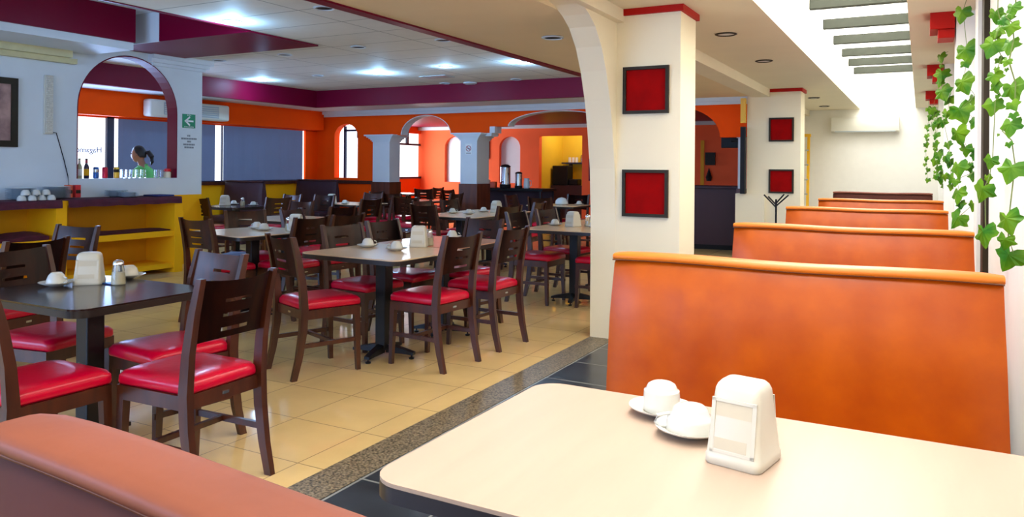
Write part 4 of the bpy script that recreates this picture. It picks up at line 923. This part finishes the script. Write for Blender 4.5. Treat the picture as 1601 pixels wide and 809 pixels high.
for (x, y, lab) in ((-4.87, 5.40, 'dark ceiling light at the top of the frame, nearest of the hall grid'), (-7.37, 7.43, 'dark ceiling light beyond the tip of the maroon panel'), (-8.61, 7.44, 'dark ceiling light just right of the inner wall cornice'), (-6.07, 7.34, 'dark ceiling light in the centre of the second row'), (-4.85, 7.36, 'dark ceiling light in the second row nearest the maroon edge'), (-8.58, 9.38, 'dark ceiling light between two glowing ones in the third row'), (-7.3, 11.15, 'dark ceiling light close to the back fascia, left'), (-5.9, 11.15, 'dark ceiling light close to the back fascia, right')):
    downlight(x, y, 2.818, lab)
downlight(-2.85, 6.06, 2.498, 'dark ceiling light in the tan ceiling band beside the arch')
for (x, y, lab) in ((-1.59, 7.12, 'corridor ceiling light nearest the camera'), (-1.59, 9.05, 'second corridor ceiling light'), (-1.63, 14.0, 'third corridor ceiling light beyond the farther column'), (-1.66, 15.9, 'fourth corridor ceiling light near the end wall')): downlight(x, y, 2.6, lab)
ve = empty('ceiling_vent', (-6.9, 10.3, 2.818), 0, 'flat grey vent in the hall ceiling', 'vent'); MB().box((-.25, -.15, -.008), (.25, .15, 0)).build('vent_frame', 'ac_grey', ve)
ve = empty('smoke_detector', (-6.85, 11.25, 2.818), 0, 'pale round fitting on the ceiling next to the back fascia', 'detector'); MB().lathe([(.12, 0), (.12, -.02), (.08, -.035), (0, -.037)], n=24).build('dome', 'blue_porcelain', ve, smooth=True)

# ================================================================== IVY
def leaf_into(m, c, size, ax, up, seed):
    """five-lobed ivy leaf with a folded midrib; ax = normal-ish, up = direction of stalk end"""
    rnd = random.Random(seed)
    out = [(0, -.10), (.14, -.26), (.34, -.34), (.44, -.20), (.45, -.02), (.60, .10), (.46, .22), (.30, .27), (.20, .42), (.10, .56), (0, .66), (-.10, .56), (-.20, .42), (-.30, .27), (-.46, .22), (-.60, .10), (-.45, -.02), (-.44, -.20), (-.34, -.34), (-.14, -.26)]
    n_ = Vector(ax).normalized(); t_ = Vector(up); t_ = (t_ - n_ * t_.dot(n_)).normalized(); s_ = n_.cross(t_)
    vs = []; cen = m.bm.verts.new(Vector(c) + n_ * size * .02)
    tip = m.bm.verts.new(Vector(c) + t_ * size * .3 - n_ * size * .03)
    for (u, v) in out:
        fold = abs(u) * .32 + (v - .1) ** 2 * .25
        vs.append(m.bm.verts.new(Vector(c) + s_ * u * size * rnd.uniform(.92, 1.05) + t_ * v * size - n_ * size * fold * rnd.uniform(.7, 1.2)))
    N = len(vs)
    for i in range(N):
        a, b = vs[i], vs[(i + 1) % N]
        v = out[i][1]
        m.bm.faces.new((cen, a, b))
def ivy(lab, leaves, x, anchor_px, zt=2.58):
    """leaves: (px, py, size in px); the strand hangs close to the wall at x"""
    P = []
    for i, (px, py, sz) in enumerate(leaves):
        p = atY(px, py, x); dist = (p[1] * _fw[1] + p[0] * _fw[0]); P.append((p, sz * dist / F))
    ex = random.Random(len(leaves))
    for a_, b_ in zip(P[:-1], P[1:]):
        if ex.random() < .55: q = (a_[0] + b_[0]) / 2 + Vector((ex.uniform(-.03, .02), ex.uniform(-.02, .02), ex.uniform(-.02, .02))); P.append((q, min(a_[1], b_[1]) * ex.uniform(.45, .75)))
    ys = sum(p[0][1] for p in P) / len(P)
    root = empty('hanging_ivy', (sum(p[0][0] for p in P) / len(P), x, zt), 0, lab, 'ivy', 'ivy strands on the corridor wall')
    m = MB()
    for i, (p, s_) in enumerate(P):
        rnd = random.Random(i * 7 + int(px)); 
        nrm = Vector((-.62 + rnd.uniform(-.35, .25), -.78 + rnd.uniform(-.2, .2), rnd.uniform(-.15, .35))); up = Vector((rnd.uniform(-.5, .5), rnd.uniform(-.3, .3), -1 + rnd.uniform(0, .5)))
        leaf_into(m, p - root.location + Vector((0, rnd.uniform(-.03, .03), 0)), s_ * 1.06, nrm, up, i)
    m.build('foliage', 'leaf', root)
    pts = [Vector((0.02, 0, 0))] + [(p - root.location) + Vector((.01, 0, .01)) for p, s_ in sorted(P, key=lambda q: -q[0][2]) if True]
    MB().tube(pts, .0022, 5).build('stem', 'stem', root)
    return root
ivy('nearest ivy strand with large leaves at the right edge of the frame', [(1582, 12, 26), (1574, 24, 24), (1578, 42, 26), (1579, 66, 30), (1573, 96, 16), (1582, 136, 38), (1581, 163, 20), (1579, 194, 34), (1576, 225, 12), (1581, 262, 40), (1572, 341, 42), (1578, 399, 44)], 2.9, 0)
ivy('ivy strand across the dark upright post with rounded leaves', [(1556, 20, 26), (1562, 45, 24), (1551, 70, 36), (1562, 92, 14), (1554, 118, 24), (1555, 135, 20), (1552, 162, 30), (1548, 250, 24), (1536, 295, 36), (1537, 362, 40)], 4.2, 0)
ivy('ivy strand with yellow green leaves left of the dark post', [(1503, 19, 28), (1509, 78, 38), (1504, 128, 36), (1500, 172, 36), (1496, 208, 34), (1509, 232, 22), (1497, 260, 30), (1497, 301, 30), (1498, 340, 32), (1522, 240, 18), (1522, 271, 22), (1521, 320, 18), (1522, 152, 22), (1523, 190, 20), (1515, 262, 14)], 6.0, 0)
ivy('thin ivy strand behind the yellow green one', [(1470, 88, 18), (1472, 114, 24), (1472, 143, 28), (1484, 152, 22), (1480, 176, 16), (1473, 190, 16), (1481, 225, 14), (1484, 252, 18), (1479, 245, 16), (1476, 275, 14), (1487, 290, 14), (1485, 275, 16)], 9.0, 0)
ivy('dense small leaved ivy strand toward the far end', [(1456, 172, 14), (1462, 176, 14), (1464, 188, 16), (1458, 196, 14), (1470, 193, 14), (1463, 210, 14), (1461, 225, 14), (1466, 240, 18), (1462, 252, 14), (1466, 262, 14), (1462, 275, 12), (1470, 280, 14), (1475, 270, 14), (1473, 237, 12), (1476, 290, 12)], 12.5, 0)
ivy('farthest ivy strand of separate tiny leaves', [(1449, 197, 10), (1448, 212, 10), (1447, 226, 10), (1447, 248, 10), (1450, 265, 9), (1450, 281, 9), (1451, 170, 10), (1454, 183, 11)], 15.0, 0)

# ================================================================== THE WOMAN BEHIND THE HATCH
def person():
    P = empty('person', (-9.55, 6.97, 0), 0, 'woman in a green shirt with dark ponytail facing left behind the hatch', 'person')
    # local frame: faces direction D
    D = Vector((-.85, -.52, 0)).normalized(); Sd = Vector((-D.y, D.x, 0))   # Sd: her left
    def W(f, s_, z): return D * f + Sd * s_ + Vector((0, 0, z))
    me = bpy.data.meshes.new('body'); 
    J = [('pelvis', W(0, 0, .92), .125), ('belly', W(.01, 0, 1.02), .115), ('chest', W(.02, 0, 1.18), .12), ('upper', W(.01, 0, 1.29), .095), ('neck0', W(.015, 0, 1.345), .052), ('neck1', W(.04, 0, 1.40), .046), ('head0', W(.06, 0, 1.455), .066),
         ('shL', W(.0, .14, 1.28), .055), ('elL', W(.02, .20, 1.03), .038), ('wrL', W(.22, .17, 1.02), .026), ('haL', W(.30, .155, 1.03), .022),
         ('shR', W(.0, -.14, 1.28), .055), ('elR', W(.02, -.20, 1.03), .038), ('wrR', W(.22, -.17, 1.02), .026), ('haR', W(.30, -.155, 1.03), .022),
         ('hipL', W(0, .09, .86), .085), ('knL', W(.02, .095, .48), .055), ('anL', W(0, .10, .08), .035), ('toL', W(.15, .10, .035), .03),
         ('hipR', W(0, -.09, .86), .085), ('knR', W(.02, -.095, .48), .055), ('anR', W(0, -.10, .08), .035), ('toR', W(.15, -.10, .035), .03)]
    idx = {j[0]: i for i, j in enumerate(J)}
    E = [('pelvis', 'belly'), ('belly', 'chest'), ('chest', 'upper'), ('upper', 'neck0'), ('neck0', 'neck1'), ('neck1', 'head0'), ('upper', 'shL'), ('shL', 'elL'), ('elL', 'wrL'), ('wrL', 'haL'), ('upper', 'shR'), ('shR', 'elR'), ('elR', 'wrR'), ('wrR', 'haR'), ('pelvis', 'hipL'), ('hipL', 'knL'), ('knL', 'anL'), ('anL', 'toL'), ('pelvis', 'hipR'), ('hipR', 'knR'), ('knR', 'anR'), ('anR', 'toR')]
    JJ = [(n_, p, r_) for n_, p, r_ in J]
    # fingers: short chains rooted in the palm
    for sd, nm in ((1, 'L'), (-1, 'R')):
        for k in range(4):
            o = (k - 1.5) * .016; r0 = len(JJ); JJ.append(('f%s%da' % (nm, k), W(.335, sd * .155 + o, 1.028), .0085)); JJ.append(('f%s%db' % (nm, k), W(.375 - .004 * abs(k - 1.4), sd * .155 + o * 1.1, 1.012), .007)); E += [('ha' + nm, 'f%s%da' % (nm, k)), ('f%s%da' % (nm, k), 'f%s%db' % (nm, k))]
        JJ.append(('t%s' % nm, W(.315, sd * .155 - sd * .035, 1.015), .008)); E.append(('ha' + nm, 't%s' % nm))
    idx = {j[0]: i for i, j in enumerate(JJ)}
    me.from_pydata([j[1] for j in JJ], [(idx[a], idx[b]) for a, b in E], [])
    o = bpy.data.objects.new('body', me); COL.objects.link(o); o.parent = P
    md = o.modifiers.new('skin', 'SKIN'); o.modifiers.new('sub', 'SUBSURF').levels = 2; o.modifiers['sub'].render_levels = 2; md.use_smooth_shade = True
    for i, j in enumerate(JJ): me.skin_vertices[0].data[i].radius = (j[2], j[2])
    me.skin_vertices[0].data[0].use_root = True
    me.materials.append(MATS['skin'])
    # head with face profile
    m = MB(); c = W(.075, 0, 1.50); rings = []
    n = 20
    for i in range(15):
        ph = -math.pi / 2 + math.pi * i / 14; z = math.sin(ph); r0 = math.cos(ph); ring = []
        for k in range(n):
            a = 2 * math.pi * k / n; f = math.cos(a) * r0; s_ = math.sin(a) * r0
            fx = f * .092; sx = s_ * .072; zz = z * .115
            if f > .3:      # face: brow, nose, lips, chin
                cen = max(0, 1 - abs(s_) * 4)
                fx += cen * (.022 * math.exp(-((z + .12) / .14) ** 2) + .010 * math.exp(-((z + .45) / .08) ** 2) + .012 * math.exp(-((z + .78) / .12) ** 2) - .006 * math.exp(-((z - .1) / .08) ** 2))
            if z < -.2: sx *= 1 - .28 * (-z - .2)
            ring.append(c + D * fx + Sd * sx + Vector((0, 0, zz)))
        rings.append(ring)
    m.loft(rings)
    for sd in (-1, 1): m.lathe([(.004, -.02), (.018, -.012), (.022, 0), (.014, .016), (.004, .02)], tuple(c + Sd * sd * .072 - D * .005 + Vector((0, 0, -.01))), 10)
    m.build('head', 'skin', P, smooth=True, angle=180)
    f = MB()
    for sd in (-1, 1): f.lathe([(.001, -.009), (.008, -.005), (.010, 0), (.008, .005), (.001, .009)], tuple(c + D * .083 + Sd * sd * .030 + Vector((0, 0, .012))), 8)
    f.build('eye', 'tv_black', P, smooth=True)
    # hair cap and ponytail
    m = MB(); rings = []
    for i in range(11):
        ph = -.35 + (math.pi / 2 + .35) * i / 10; z = math.sin(ph); r0 = math.cos(ph); ring = []
        for k in range(n):
            a = 2 * math.pi * k / n; f_ = math.cos(a) * r0; s_ = math.sin(a) * r0
            back = .106 if f_ < 0 else .096; lim = f_ * back
            if z < .45: lim = min(lim, -.01 + z * .12)
            ring.append(c + D * (lim - .004) + Sd * s_ * .082 + Vector((0, 0, z * .127)))
        rings.append(ring)
    hr = m.loft(rings).build('hair', 'hair', P, smooth=True, angle=180)
    b0 = c - D * .09 + Vector((0, 0, .02)); MB().tube([b0, b0 - D * .05 + Vector((0, 0, .01)), b0 - D * .09 + Vector((0, 0, -.05)), b0 - D * .10 + Vector((0, 0, -.12)), b0 - D * .085 + Vector((0, 0, -.17))], [.022, .034, .036, .026, .006], 12).build('ponytail', 'hair', hr, smooth=True)
    # shirt
    m = MB(); rings = []
    for z, a, b in ((.86, .165, .135), (.95, .155, .13), (1.05, .15, .125), (1.15, .165, .135), (1.24, .19, .125), (1.29, .175, .105), (1.325, .11, .075), (1.345, .068, .06)):
        rings.append([W(b * math.cos(2 * math.pi * k / 20) + .01, a * math.sin(2 * math.pi * k / 20), z) for k in range(20)])
    sh = m.loft(rings, cap=False).build('shirt', 'green_shirt', P, smooth=True, angle=180)
    for sd in (-1, 1): MB().tube([W(0, sd * .11, 1.285), W(0, sd * .165, 1.26), W(.01, sd * .195, 1.17), W(.015, sd * .205, 1.10)], [.06, .068, .062, .056], 12).build('sleeve', 'green_shirt', sh, smooth=True)
    MB().tube([W(.0, .06, 1.335), W(.065, .03, 1.345), W(.075, 0, 1.34), W(.065, -.03, 1.345), W(0, -.06, 1.335), W(-.045, 0, 1.36), W(0, .06, 1.335)], .012, 6).build('collar', 'green_shirt', sh, smooth=True)
    m = MB(); rings = []
    for z, a, b in ((.90, .13, .14), (1.05, .13, .137), (1.15, .14, .147), (1.24, .13, .136)):
        rings.append([W(b * math.cos(t_) + .012, a * math.sin(t_), z) for t_ in [R(-60 + 12 * k) for k in range(11)]])
    m.loft(rings, cap=False, closed=False); m.build('apron', 'white_shirt', P, smooth=True)
    m = MB()
    for sd in (-1, 1): m.tube([W(0, sd * .07, .95), W(0, sd * .09, .85), W(.02, sd * .095, .48), W(0, sd * .10, .08)], [.10, .10, .065, .055], 14)
    m.build('trousers', 'dark_trousers', P, smooth=True)
person()
